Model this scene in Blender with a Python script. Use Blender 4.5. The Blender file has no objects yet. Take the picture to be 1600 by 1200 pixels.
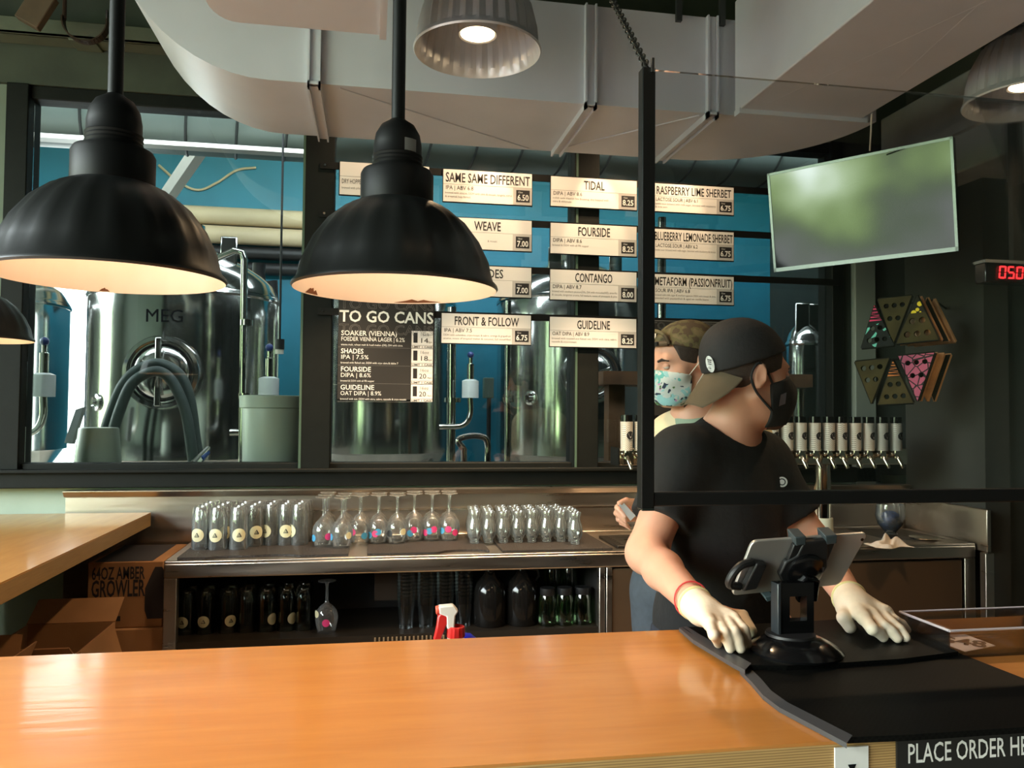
import bpy, math, random
import numpy as np
from mathutils import Vector, Matrix

scn = bpy.context.scene
COL = scn.collection
random.seed(7)
RAD = math.radians

# ------------------------------------------------------------------ camera
CAM = Vector((0.0, 0.0, 1.5))
FPX = 1254.5
_y, _p, _r = RAD(9.865), RAD(1.883), RAD(0.502)
_f = Vector((math.sin(_y)*math.cos(_p), math.cos(_y)*math.cos(_p), math.sin(_p)))
_rt = Vector((math.cos(_y), -math.sin(_y), 0))
_up = _rt.cross(_f)
RT = math.cos(_r)*_rt + math.sin(_r)*_up
UP = -math.sin(_r)*_rt + math.cos(_r)*_up
FW = _f
cd = bpy.data.cameras.new('camera')
cd.sensor_width = 36.0
cd.lens = FPX/1600*36.0
cd.clip_start = 0.02
cd.clip_end = 100
cam = bpy.data.objects.new('camera', cd)
COL.objects.link(cam)
M = Matrix((RT, UP, -FW)).transposed().to_4x4()
M.translation = CAM
cam.matrix_world = M
scn.camera = cam

scn.view_settings.view_transform = 'Standard'
scn.view_settings.look = 'None'
scn.view_settings.exposure = 0.0
scn.view_settings.gamma = 1.0
scn.view_settings.use_curve_mapping = False
cy = scn.cycles
cy.max_bounces = 10
cy.diffuse_bounces = 4
cy.glossy_bounces = 4
cy.transmission_bounces = 6
cy.transparent_max_bounces = 40
cy.caustics_reflective = False
cy.caustics_refractive = False
cy.sample_clamp_indirect = 4.0
cy.use_denoising = True

# ------------------------------------------------------------------ world: bright overcast sky over a belt of green trees
W = bpy.data.worlds.new('outdoors')
scn.world = W
W.use_nodes = True
nt = W.node_tree
nt.nodes.clear()
def wn(t): return nt.nodes.new(t)
out = wn('ShaderNodeOutputWorld'); bg = wn('ShaderNodeBackground')
tc = wn('ShaderNodeTexCoord'); sep = wn('ShaderNodeSeparateXYZ')
nt.links.new(tc.outputs['Generated'], sep.inputs[0])
noi = wn('ShaderNodeTexNoise'); noi.inputs['Scale'].default_value = 10.0; noi.inputs['Detail'].default_value = 4
nt.links.new(tc.outputs['Generated'], noi.inputs['Vector'])
add = wn('ShaderNodeMath'); add.operation = 'MULTIPLY_ADD'; add.inputs[1].default_value = 0.80
nt.links.new(noi.outputs['Fac'], add.inputs[0]); nt.links.new(sep.outputs['Z'], add.inputs[2])
ramp = wn('ShaderNodeValToRGB')
e = ramp.color_ramp.elements
e[0].position = 0.22; e[0].color = (0.12, 0.125, 0.125, 1)
e[1].position = 0.74; e[1].color = (0.86, 0.96, 1.0, 1)
for pos, c in ((0.33, (0.07, 0.09, 0.06, 1)), (0.42, (0.16, 0.23, 0.09, 1)), (0.50, (0.34, 0.44, 0.26, 1)), (0.58, (0.78, 0.88, 0.84, 1))):
    k = e.new(pos); k.color = c
nt.links.new(add.outputs[0], ramp.inputs[0])
# behind the brewery lies a sunlit yard
yr = wn('ShaderNodeMapRange'); yr.inputs['From Min'].default_value = 0.62; yr.inputs['From Max'].default_value = 0.85
nt.links.new(sep.outputs['Y'], yr.inputs['Value'])
ym = wn('ShaderNodeMix'); ym.data_type = 'RGBA'; ym.inputs[7].default_value = (0.30, 0.32, 0.32, 1)
nt.links.new(yr.outputs[0], ym.inputs[0]); nt.links.new(ramp.outputs[0], ym.inputs[6])
nt.links.new(ym.outputs[2], bg.inputs['Color'])
bg.inputs['Strength'].default_value = 23.0
nt.links.new(bg.outputs[0], out.inputs[0])

# ------------------------------------------------------------------ lights
def portal(name, loc, direction, sx, sy):
    l = bpy.data.lights.new(name, 'AREA'); l.shape = 'RECTANGLE'; l.size = sx; l.size_y = sy
    l.energy = 1.0
    l.cycles.is_portal = True
    o = bpy.data.objects.new(name, l); COL.objects.link(o)
    o.location = loc
    o.rotation_euler = Vector(direction).to_track_quat('-Z', 'Y').to_euler()
    return o
def spot(name, loc, target, watts, color, angle=80, blend=0.6, radius=0.03):
    l = bpy.data.lights.new(name, 'SPOT'); l.energy = watts; l.color = color
    l.spot_size = RAD(angle); l.spot_blend = blend; l.shadow_soft_size = radius
    o = bpy.data.objects.new(name, l); COL.objects.link(o)
    o.location = loc
    o.rotation_euler = (Vector(target)-Vector(loc)).to_track_quat('-Z', 'Y').to_euler()
    return o
def point(name, loc, watts, color, radius=0.03):
    l = bpy.data.lights.new(name, 'POINT'); l.energy = watts; l.color = color; l.shadow_soft_size = radius
    o = bpy.data.objects.new(name, l); COL.objects.link(o); o.location = loc
    return o
WARM = (1.0, 0.66, 0.40)
WARM2 = (1.0, 0.70, 0.42)
# daylight comes in through the glazing of the left wall, the street front and the brewery
portal('daylight_bar_left', (-3.55, -0.05, 1.725), (1, 0, 0), 4.7, 3.15)
portal('daylight_brewery_left', (-3.55, 5.4, 1.7), (1, 0, 0), 1.6, 2.6)
portal('daylight_brewery_door', (-2.80, 7.95, 1.7), (0, -1, 0), 0.7, 3.2)
# unseen warm spots added to light the bar, without fixtures
spot('added_bar_spot', (-0.78, 1.2, 1.72), (-0.78, 1.2, 1.07), 5.0, WARM, 144, 0.35, 0.03)  # stands for the next pendant, left of the frame
spot('added_bar_spot', (0.9, -0.3, 3.2), (0.8, 1.4, 1.07), 9, WARM2, 60, 0.8, 0.05)  # low warm fill from behind the viewer
# spotlights under the header light the menu boards; wide and shelf fill is added
for x in (0.0, 0.55, 1.3):  # wide unseen spots added to lift the whole boards
    spot('menu_spot_and_fill', (x, 3.24, 2.9), (x, 3.56, 2.0), (9, 24, 30)[int(x*2)], WARM2, 120, 0.8, 0.02)
for x in (0.50, 0.99, 1.40):
    spot('menu_spot_and_fill', (x+0.02, 3.28, 2.95), (x, 3.53, 2.30), 27, WARM2, 27, 0.45, 0.012)
for x in (-0.1, 0.5, 1.0):  # unseen spots added below the duct to brighten counter and glasses
    spot('added_shelf_fill', (x, 2.95, 2.5), (x, 3.4, 0.97), 110, WARM2, 62, 0.8, 0.02)
# unseen area light added high in the brewery
def area(name, loc, target, sx, sy, watts, color):
    l = bpy.data.lights.new(name, 'AREA'); l.shape = 'RECTANGLE'; l.size = sx; l.size_y = sy; l.energy = watts; l.color = color
    o = bpy.data.objects.new(name, l); COL.objects.link(o); o.location = loc
    o.rotation_euler = (Vector(target)-Vector(loc)).to_track_quat('-Z', 'Y').to_euler()
area('added_brewery_light', (0.3, 6.2, 4.4), (0.3, 6.9, 1.5), 2.5, 0.4, 38, (0.85, 0.95, 1.0))
# ------------------------------------------------------------------ helpers
def ray(px, py):
    return FW + RT*((px-800)/FPX) + UP*((600-py)/FPX)
def at(px, py, Y):                       # where the line of sight of a photo pixel meets the plane y = Y
    d = ray(px, py); return CAM + d*(Y/d.y)
def atz(px, py, Z):
    d = ray(px, py); return CAM + d*((Z-1.5)/d.z)
def atx(px, py, X):
    d = ray(px, py); return CAM + d*(X/d.x)
def att(px, py, t):
    return CAM + ray(px, py)*t

def lin(r, g=None, b=None):
    if g is None: g = b = r
    f = lambda v: ((v/255+0.055)/1.055)**2.4 if v/255 > 0.04045 else v/255/12.92
    return (f(r), f(g), f(b), 1.0)

def newmat(name):
    m = bpy.data.materials.new(name); m.use_nodes = True
    n = m.node_tree; b = n.nodes['Principled BSDF']
    return m, n, b
def mat(name, col, rough=0.5, metal=0.0, noise=0.0, nscale=8.0, bump=0.0, bscale=60.0, spec=0.5, coat=0.0, stretch=(1, 1, 1), aniso=0.0, emit=None, estr=0.0, rvar=0.0):
    m, n, b = newmat(name)
    if len(col) == 3: col = (*col, 1)
    b.inputs['Base Color'].default_value = col
    b.inputs['Roughness'].default_value = rough
    b.inputs['Metallic'].default_value = metal
    b.inputs['Specular IOR Level'].default_value = spec
    b.inputs['Coat Weight'].default_value = coat
    b.inputs['Coat Roughness'].default_value = 0.12
    b.inputs['Anisotropic'].default_value = aniso
    if emit:
        b.inputs['Emission Color'].default_value = (*emit[:3], 1); b.inputs['Emission Strength'].default_value = estr
    if noise or bump or rvar:
        tc = n.nodes.new('ShaderNodeTexCoord'); mp = n.nodes.new('ShaderNodeMapping')
        mp.inputs['Scale'].default_value = stretch
        n.links.new(tc.outputs['Object'], mp.inputs[0])
    if noise or rvar:
        t = n.nodes.new('ShaderNodeTexNoise'); t.inputs['Scale'].default_value = nscale; t.inputs['Detail'].default_value = 5
        n.links.new(mp.outputs[0], t.inputs['Vector'])
        if noise:
            r = n.nodes.new('ShaderNodeValToRGB')
            r.color_ramp.elements[0].position = 0.3; r.color_ramp.elements[1].position = 0.7
            r.color_ramp.elements[0].color = tuple(c*(1-noise) for c in col[:3]) + (1,)
            r.color_ramp.elements[1].color = tuple(min(1, c*(1+noise)) for c in col[:3]) + (1,)
            n.links.new(t.outputs['Fac'], r.inputs[0]); n.links.new(r.outputs[0], b.inputs['Base Color'])
        if rvar:
            mr = n.nodes.new('ShaderNodeMapRange'); mr.inputs['From Min'].default_value = 0.3; mr.inputs['From Max'].default_value = 0.7
            mr.inputs['To Min'].default_value = max(0.02, rough-rvar); mr.inputs['To Max'].default_value = rough+rvar
            n.links.new(t.outputs['Fac'], mr.inputs['Value']); n.links.new(mr.outputs[0], b.inputs['Roughness'])
    if bump:
        t2 = n.nodes.new('ShaderNodeTexNoise'); t2.inputs['Scale'].default_value = bscale; t2.inputs['Detail'].default_value = 3
        n.links.new(mp.outputs[0], t2.inputs['Vector'])
        bp = n.nodes.new('ShaderNodeBump'); bp.inputs['Strength'].default_value = bump; bp.inputs['Distance'].default_value = 0.01
        n.links.new(t2.outputs['Fac'], bp.inputs['Height']); n.links.new(bp.outputs[0], b.inputs['Normal'])
    return m
def wood(name, c0, c1, scale, rough, stretch, coat=0.0, bands=None, bump=0.0):
    m, n, b = newmat(name)
    tc = n.nodes.new('ShaderNodeTexCoord'); mp = n.nodes.new('ShaderNodeMapping'); mp.inputs['Scale'].default_value = stretch
    n.links.new(tc.outputs['Object'], mp.inputs[0])
    t = n.nodes.new('ShaderNodeTexNoise'); t.inputs['Scale'].default_value = scale; t.inputs['Detail'].default_value = 6; t.inputs['Distortion'].default_value = 0.4
    n.links.new(mp.outputs[0], t.inputs['Vector'])
    r = n.nodes.new('ShaderNodeValToRGB')
    r.color_ramp.elements[0].position = 0.25; r.color_ramp.elements[1].position = 0.75
    r.color_ramp.elements[0].color = c0; r.color_ramp.elements[1].color = c1
    n.links.new(t.outputs['Fac'], r.inputs[0])
    src = r.outputs[0]
    if bands:                                     # plywood: layers stacked in z
        sp = n.nodes.new('ShaderNodeSeparateXYZ'); n.links.new(tc.outputs['Object'], sp.inputs[0])
        mu = n.nodes.new('ShaderNodeMath'); mu.operation = 'MULTIPLY'; mu.inputs[1].default_value = bands*math.pi*2
        n.links.new(sp.outputs['Z'], mu.inputs[0])
        si = n.nodes.new('ShaderNodeMath'); si.operation = 'SINE'; n.links.new(mu.outputs[0], si.inputs[0])
        gt = n.nodes.new('ShaderNodeMapRange'); gt.inputs['From Min'].default_value = -0.2; gt.inputs['From Max'].default_value = 0.5
        n.links.new(si.outputs[0], gt.inputs['Value'])
        mx = n.nodes.new('ShaderNodeMix'); mx.data_type = 'RGBA'
        mx.inputs[7].default_value = tuple(c*0.74 for c in c0[:3]) + (1,)
        n.links.new(gt.outputs[0], mx.inputs[0]); n.links.new(src, mx.inputs[6])
        src = mx.outputs[2]
    n.links.new(src, b.inputs['Base Color'])
    b.inputs['Roughness'].default_value = rough; b.inputs['Coat Weight'].default_value = coat; b.inputs['Coat Roughness'].default_value = 0.1
    if bump:
        bp = n.nodes.new('ShaderNodeBump'); bp.inputs['Strength'].default_value = bump; bp.inputs['Distance'].default_value = 0.004
        n.links.new(t.outputs['Fac'], bp.inputs['Height']); n.links.new(bp.outputs[0], b.inputs['Normal'])
        n.links.new(bp.outputs[0], b.inputs['Coat Normal'])
    return m
def glassy(name, tint, refl=0.12, rough=0.03, edge=0.75, ior=1.45, haze=0.0):
    # thin clear sheet: passes light straight through, mirrors more at grazing angles
    m = bpy.data.materials.new(name); m.use_nodes = True
    n = m.node_tree; n.nodes.clear()
    o = n.nodes.new('ShaderNodeOutputMaterial'); mx = n.nodes.new('ShaderNodeMixShader')
    tr = n.nodes.new('ShaderNodeBsdfTransparent'); tr.inputs[0].default_value = (*tint[:3], 1)
    gl = n.nodes.new('ShaderNodeBsdfGlossy'); gl.inputs['Roughness'].default_value = rough; gl.inputs[0].default_value = (1, 1, 1, 1)
    fr = n.nodes.new('ShaderNodeFresnel'); fr.inputs[0].default_value = ior
    ml = n.nodes.new('ShaderNodeMath'); ml.operation = 'MULTIPLY_ADD'; ml.inputs[1].default_value = edge; ml.inputs[2].default_value = refl
    ml.use_clamp = True
    n.links.new(fr.outputs[0], ml.inputs[0])
    n.links.new(ml.outputs[0], mx.inputs[0]); n.links.new(tr.outputs[0], mx.inputs[1]); n.links.new(gl.outputs[0], mx.inputs[2])
    last = mx
    if haze:
        df = n.nodes.new('ShaderNodeBsdfTranslucent'); df.inputs[0].default_value = (0.9, 0.92, 0.9, 1); dd = n.nodes.new('ShaderNodeBsdfDiffuse'); dd.inputs[0].default_value = (0.9, 0.92, 0.9, 1)
        m2 = n.nodes.new('ShaderNodeMixShader'); m2.inputs[0].default_value = 0.5; n.links.new(df.outputs[0], m2.inputs[1]); n.links.new(dd.outputs[0], m2.inputs[2])
        m3 = n.nodes.new('ShaderNodeMixShader'); m3.inputs[0].default_value = haze; n.links.new(mx.outputs[0], m3.inputs[1]); n.links.new(m2.outputs[0], m3.inputs[2]); last = m3
    n.links.new(last.outputs[0], o.inputs[0])
    return m

# ------------------------------------------------------------------ mesh building
def wloc(o):
    v = Vector((0, 0, 0))
    while o: v = v + o.location; o = o.parent
    return v
class MB:
    def __init__(s): s.v = []; s.f = []; s.m = []
    def add(s, vs, fs, mi=0):
        k = len(s.v); s.v += [tuple(p) for p in vs]
        for f in fs: s.f.append(tuple(i+k for i in f)); s.m.append(mi)
        return s
    def box(s, x0, y0, z0, x1, y1, z1, mi=0, mtx=None):
        vs = [Vector(p) for p in ((x0,y0,z0),(x1,y0,z0),(x1,y1,z0),(x0,y1,z0),(x0,y0,z1),(x1,y0,z1),(x1,y1,z1),(x0,y1,z1))]
        if mtx: vs = [mtx @ p for p in vs]
        return s.add(vs, [(0,3,2,1),(4,5,6,7),(0,1,5,4),(1,2,6,5),(2,3,7,6),(3,0,4,7)], mi)
    def cyl(s, a, b, r0, r1=None, n=24, caps=True, mi=0):
        a = Vector(a); b = Vector(b); r1 = r0 if r1 is None else r1
        d = (b-a).normalized(); u = d.orthogonal().normalized(); w = d.cross(u)
        vs = []; 
        for c, r in ((a, r0), (b, r1)):
            for i in range(n):
                t = 2*math.pi*i/n; vs.append(c + (u*math.cos(t)+w*math.sin(t))*r)
        fs = [(i, (i+1) % n, n+(i+1) % n, n+i) for i in range(n)]
        if caps: fs += [tuple(range(n-1, -1, -1)), tuple(range(n, 2*n))]
        return s.add(vs, fs, mi)
    def lathe(s, prof, c=(0, 0, 0), n=32, mi=0, mod=None, axis=None, close=False, mfun=None):
        # prof: (r, z) pairs, turned about a vertical axis through c (or about axis = (dir, u))
        c = Vector(c); vs = []; m = len(prof)
        if axis: d, u = Vector(axis[0]).normalized(), Vector(axis[1]).normalized(); w = d.cross(u)
        else: d, u, w = Vector((0,0,1)), Vector((1,0,0)), Vector((0,1,0))
        for j, (r, z) in enumerate(prof):
            for i in range(n):
                t = 2*math.pi*i/n
                rr = r*(mod(t, j) if mod else 1)
                vs.append(c + u*(rr*math.cos(t)) + w*(rr*math.sin(t)) + d*z)
        fs = [(j*n+i, j*n+(i+1) % n, (j+1)*n+(i+1) % n, (j+1)*n+i) for j in range(m-1) for i in range(n)]
        if close: fs += [(( m-1)*n+i, (m-1)*n+(i+1) % n, (i+1) % n, i) for i in range(n)]
        k = len(s.f); s.add(vs, fs, mi)
        if mfun:
            for j in range(m-1):
                for i in range(n): s.m[k+j*n+i] = mfun(j)
        return s
    def tube(s, pts, r, n=10, caps=True, mi=0):
        pts = [Vector(p) for p in pts]; m = len(pts); vs = []
        u = None
        for j, p in enumerate(pts):
            d = (pts[min(j+1, m-1)]-pts[max(j-1, 0)]).normalized()
            if u is None: u = d.orthogonal().normalized()
            u = (u - d*u.dot(d)).normalized(); w = d.cross(u)
            rr = r[j] if hasattr(r, '__len__') else r
            for i in range(n):
                t = 2*math.pi*i/n; vs.append(p + (u*math.cos(t)+w*math.sin(t))*rr)
        fs = [(j*n+i, j*n+(i+1) % n, (j+1)*n+(i+1) % n, (j+1)*n+i) for j in range(m-1) for i in range(n)]
        if caps: fs += [tuple(range(n-1, -1, -1)), tuple((m-1)*n+i for i in range(n))]
        return s.add(vs, fs, mi)
    def prism(s, poly, off, mi=0):
        # polygon of 3-D points extruded by the vector off
        n = len(poly); off = Vector(off); p = [Vector(q) for q in poly]
        vs = p + [q+off for q in p]
        fs = [tuple(range(n-1, -1, -1)), tuple(range(n, 2*n))] + [(i, (i+1) % n, n+(i+1) % n, n+i) for i in range(n)]
        return s.add(vs, fs, mi)
    def ell(s, c, r, n=20, m=12, mi=0, mtx=None):
        vs = []; c = Vector(c)
        for j in range(m+1):
            a = math.pi*j/m
            for i in range(n):
                t = 2*math.pi*i/n
                p = Vector((r[0]*math.sin(a)*math.cos(t), r[1]*math.sin(a)*math.sin(t), -r[2]*math.cos(a)))
                vs.append(c + (mtx @ p if mtx else p))
        return s.add(vs, [(j*n+i, j*n+(i+1) % n, (j+1)*n+(i+1) % n, (j+1)*n+i) for j in range(m) for i in range(n)], mi)
    def build(s, name, m, parent=None, smooth=35, loc=None, bevel=0, seg=2):
        mats = m if isinstance(m, (list, tuple)) else [m]
        if parent is not None: org = wloc(parent); oloc = Vector((0, 0, 0))
        else:
            if loc is None:
                a = np.array(s.v); lo = a.min(0); hi = a.max(0)
                loc = ((lo[0]+hi[0])/2, (lo[1]+hi[1])/2, lo[2])
            org = Vector(loc); oloc = Vector(loc)
        me = bpy.data.meshes.new(name)
        me.from_pydata([(p[0]-org.x, p[1]-org.y, p[2]-org.z) for p in s.v], [], s.f)
        for q in mats: me.materials.append(q)
        me.polygons.foreach_set('material_index', s.m)
        if smooth:
            me.polygons.foreach_set('use_smooth', [True]*len(me.polygons))
            me.set_sharp_from_angle(angle=RAD(smooth))
        me.update()
        o = bpy.data.objects.new(name, me); COL.objects.link(o)
        o.location = oloc
        if parent is not None: o.parent = parent
        if bevel:
            b = o.modifiers.new('bevel', 'BEVEL'); b.width = bevel; b.segments = seg; b.limit_method = 'ANGLE'; b.angle_limit = RAD(40)
        return o
def tag(o, label, cat, group=None, kind=None):
    o['label'] = label; o['category'] = cat
    if group: o['group'] = group
    if kind: o['kind'] = kind
    return o
def thing(name, label, cat, loc=(0, 0, 0), group=None):
    o = bpy.data.objects.new(name, None); COL.objects.link(o); o.location = loc; o.empty_display_size = 0.05
    return tag(o, label, cat, group)
def struct(name, mb, m, **k):
    o = mb.build(name, m, **k); o['kind'] = 'structure'; return o
def copy_tree(o, parent=None):
    c = o.copy(); COL.objects.link(c)
    if parent: c.parent = parent
    for ch in [q for q in KIDS.get(o.name, [])]: copy_tree(ch, c)
    return c
KIDS = {}
def index_kids(o):
    KIDS[o.name] = [q for q in bpy.data.objects if q.parent == o]
    for q in KIDS[o.name]: index_kids(q)

_tc = {}
def text(name, s, origin, xdir, updir, height, m, parent, width=None, align='LEFT', bold=0.0, depth=0.0006, maxw=None, bend=None, outline=False):
    """Flat lettering standing just proud of a surface. height = cap height."""
    cu = bpy.data.curves.new('t', 'FONT'); cu.body = s; cu.size = 1.0; cu.resolution_u = 2
    cu.offset = bold; cu.align_x = align
    if outline: cu.fill_mode = 'NONE'; cu.bevel_depth = 0.012; cu.bevel_resolution = 0
    ob = bpy.data.objects.new('t', cu); COL.objects.link(ob)
    dg = bpy.context.evaluated_depsgraph_get()
    me = bpy.data.meshes.new_from_object(ob.evaluated_get(dg))
    bpy.data.objects.remove(ob); bpy.data.curves.remove(cu)
    n = len(me.vertices); a = np.empty(n*3); me.vertices.foreach_get('co', a); a = a.reshape(-1, 3)
    if n == 0: return None
    sy = height/0.72; sx = sy
    w = a[:, 0].max()-a[:, 0].min()
    if width: sx = width/w
    elif maxw and w*sy > maxw: sx = maxw/w
    o = Vector(origin); xd = Vector(xdir).normalized(); ud = Vector(updir).normalized(); nd = xd.cross(ud)
    pw = wloc(parent)
    x = a[:, 0]*sx; y = a[:, 1]*sy; z = a[:, 2]*sy
    if bend:                       # bend = (axis point, radius): wrap the line of text round a vertical cylinder
        c, R = bend
        th = x/R
        X = c[0] + np.sin(th)*R; Y = c[1] - np.cos(th)*R; Z = o.z + y
        co = np.stack([X-pw.x, Y-pw.y, Z-pw.z], 1)
    else:
        co = np.array(o-pw) + x[:, None]*np.array(xd) + y[:, None]*np.array(ud) + (z+depth)[:, None]*np.array(nd)
    me.vertices.foreach_set('co', co.ravel()); me.update(); me.name = name
    me.materials.clear(); me.materials.append(m)
    ob = bpy.data.objects.new(name, me); COL.objects.link(ob); ob.parent = parent
    return ob
def holed(outer, holes, thick):
    """Flat plate in the xy plane with round holes -> (verts, faces)."""
    cu = bpy.data.curves.new('h', 'CURVE'); cu.dimensions = '2D'; cu.fill_mode = 'BOTH'; cu.extrude = thick/2
    def sp(pts):
        q = cu.splines.new('POLY'); q.points.add(len(pts)-1); q.use_cyclic_u = True
        for i, p in enumerate(pts): q.points[i].co = (p[0], p[1], 0, 1)
    sp(outer)
    for (x, y, r) in holes: sp([(x+r*math.cos(2*math.pi*i/20), y+r*math.sin(2*math.pi*i/20)) for i in range(20)])
    ob = bpy.data.objects.new('h', cu); COL.objects.link(ob)
    me = bpy.data.meshes.new_from_object(ob.evaluated_get(bpy.context.evaluated_depsgraph_get()))
    vs = [v.co.copy() for v in me.vertices]; fs = [tuple(p.vertices) for p in me.polygons]
    bpy.data.objects.remove(ob); bpy.data.curves.remove(cu); bpy.data.meshes.remove(me)
    return vs, fs

# ------------------------------------------------------------------ materials
STEEL = mat('brushed_steel', lin(192, 182, 170), 0.34, 1.0, rvar=0.08, nscale=3, stretch=(1, 1, 12), bump=0.03, bscale=90)
TANK = mat('polished_tank_steel', lin(205, 205, 203), 0.14, 1.0, rvar=0.03, nscale=2, bump=0.012, bscale=6)
CHROME = mat('chrome', lin(200, 198, 192), 0.10, 1.0)
BLACKM = mat('black_painted_metal', lin(15, 16, 16), 0.5, 0.0, spec=0.25)
BLACKG = mat('glossy_black_plastic', lin(12, 12, 13), 0.16)
BLACKP = mat('matt_black_plastic', lin(22, 22, 23), 0.5)
WHITEP = mat('white_plastic', lin(225, 222, 212), 0.4)
DARKFR = mat('dark_frame_paint', lin(15, 18, 16), 0.6, spec=0.2, noise=0.2, nscale=14, bump=0.05)
GLASS = glassy('window_glass', (0.90, 0.93, 0.92), 0.01, 0.0, 0.9, 1.5)
PLEXI = glassy('acrylic_sheet', (0.93, 0.94, 0.94), 0.008, 0.02, 0.8, 1.45)
TUMBLER = glassy('clear_glassware', (0.975, 0.99, 0.98), 0.04, 0.05, 1.0, 1.5, 0.09)
# ------------------------------------------------------------------ the room shell
WALLG = mat('grey_green_wall_paint', lin(118, 132, 118), 0.8, noise=0.08, nscale=3, bump=0.08, bscale=30)
WALLL = mat('pale_green_plaster', lin(176, 190, 172), 0.8, noise=0.08, nscale=5, bump=0.1, bscale=40)
WALLD = mat('dark_charcoal_wall_paint', lin(58, 64, 60), 0.7, noise=0.12, nscale=3, bump=0.06, bscale=30)
HEADR = mat('dark_olive_beam_paint', lin(60, 68, 56), 0.7, noise=0.25, nscale=5, bump=0.1, bscale=25)
CEILD = mat('black_ceiling_paint', lin(38, 38, 36), 0.9, noise=0.3, nscale=4)
CONCR = mat('grey_concrete', lin(165, 168, 164), 0.8, noise=0.18, nscale=4, bump=0.3, bscale=18)
FLOORM = mat('pale_bounce_floor', lin(190, 176, 158), 0.5, noise=0.15, nscale=5)  # unseen floor kept pale so it throws light up at the duct
BLUE = mat('blue_painted_block', lin(8, 112, 138), 0.55, noise=0.10, nscale=2.5, bump=0.06, bscale=12)
BEIGE = mat('beige_painted_steel', lin(190, 172, 140), 0.6, noise=0.12, nscale=4)
DUCTM = mat('pale_grey_painted_duct', lin(204, 208, 216), 0.42, 0.0, noise=0.07, nscale=3, bump=0.03, bscale=5)
SPIRAL = mat('grey_spiral_duct', lin(112, 124, 118), 0.45, 0.1, noise=0.08, nscale=3)
YW = 3.60
XL, XR = -3.6, 4.2
struct('floor', MB().box(XL-0.1, -6.2, -0.1, XR+0.1, 8.2, 0.0), FLOORM)
struct('ceiling', MB().box(XL-0.1, -6.2, 3.55, XR+0.1, YW, 3.65), CEILD)
struct('ceiling_brewery', MB().box(XL-0.1, YW, 4.7, XR+0.1, 8.2, 4.8), CONCR)
def opened(mb, axis, c0, c1, a0, a1, z0, z1, oa0, oa1, oz0, oz1):
    def bx(p0, p1, q0, q1):
        if axis == 'x': mb.box(c0, p0, q0, c1, p1, q1)
        else: mb.box(p0, c0, q0, p1, c1, q1)
    bx(a0, oa0, z0, z1); bx(oa1, a1, z0, z1); bx(oa0, oa1, z0, oz0); bx(oa0, oa1, oz1, z1)
    return mb
struct('wall_left', opened(MB(), 'x', XL-0.12, XL, -6.0, YW, 0, 3.55, -2.4, 2.3, 0.15, 3.3), WALLG)
struct('wall_front', MB().box(XL, -6.12, 0, XR, -6.0, 3.55), WALLD)
struct('wall_side', MB().box(XR, -6.0, 0, XR+0.12, 8.0, 4.7), WALLD)
struct('wall_brewery_left', opened(MB(), 'x', XL-0.12, XL, YW, 8.0, 0, 4.7, 4.6, 6.2, 0.4, 3.0), WALLG)
# brewery back wall: blue blockwork with a tall bright doorway at its left end
bw = opened(MB(), 'y', 8.0, 8.15, XL, XR, 0, 4.7, -3.2, -2.42, 0.02, 3.45)
struct('wall_brewery', bw, BLUE)
sp = MB().box(XL, 7.93, 3.93, XR, 8.0, 4.3)
struct('trim_1', sp, BEIGE)

# the wall with the long interior window
wx0, wx1 = at(53, 147, YW).x, at(1292, 500, YW).x        # glazing limits
zs0, zs1 = at(500, 760, YW-0.06).z, at(500, 733, YW-0.06).z   # sill beam
ztop = at(55, 145, YW).z + 0.02
wb = MB()
wb.box(XL, YW+0.02, 0, XR, YW+0.12, zs0+0.03)
struct('wall_back', wb, WALLL)
hd = MB().box(XL, YW-0.04, ztop, XR, YW+0.14, 3.55)
struct('wall_header', hd, HEADR)
struct('wall_back_left', MB().box(XL, YW-0.02, zs0+0.03, wx0-0.07, YW+0.12, ztop), WALLG)
struct('wall_back_right', MB().box(wx1+0.05, YW-0.02, zs0+0.03, XR, YW+0.12, ztop), WALLD)
sill = MB().box(XL, YW-0.06, zs0, at(1363, 500, YW).x, YW+0.12, zs1).box(XL, YW-0.09, zs1-0.012, 2.2, YW-0.055, zs1+0.004)
struct('trim_2', sill, DARKFR, bevel=0.004)
fr = MB()
fr.box(wx0-0.085, YW-0.05, zs1, wx0, YW+0.08, ztop)
fr.box(wx0, YW-0.03, ztop-0.055, wx1, YW+0.06, ztop)
fr.box(wx0, YW-0.03, zs1-0.01, wx1, YW+0.06, zs1+0.025)
m1a, m1b = at(472, 500, YW-0.06).x, at(519, 500, YW-0.06).x
m2a, m2b = at(897, 500, YW-0.06).x, at(936, 500, YW-0.06).x
fr.box(m1a, YW-0.06, zs1, m1b, YW+0.08, ztop); fr.box(m2a, YW-0.06, zs1, m2b, YW+0.08, ztop)
fr.box(wx1, YW-0.05, zs1, wx1+0.06, YW+0.08, ztop)
struct('trim_3', fr, DARKFR, bevel=0.004)
ed = MB()                                              # pale glazing beads seen on edge beside the mullions
ed.box(m1a-0.006, YW-0.062, zs1, m1a+0.004, YW-0.05, ztop); ed.box(m2a+0.006, YW-0.064, zs1, m2a+0.016, YW-0.058, ztop)
struct('trim_4', ed, mat('pale_green_glazing_bead', lin(70, 92, 78), 0.45))
for i, (a, b) in enumerate(((wx0, m1a), (m1b, m2a), (m2b, wx1))):
    struct('window_%d' % (i+1), MB().box(a, YW+0.010, zs1+0.02, b, YW+0.016, ztop-0.05), GLASS, smooth=0)
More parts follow.
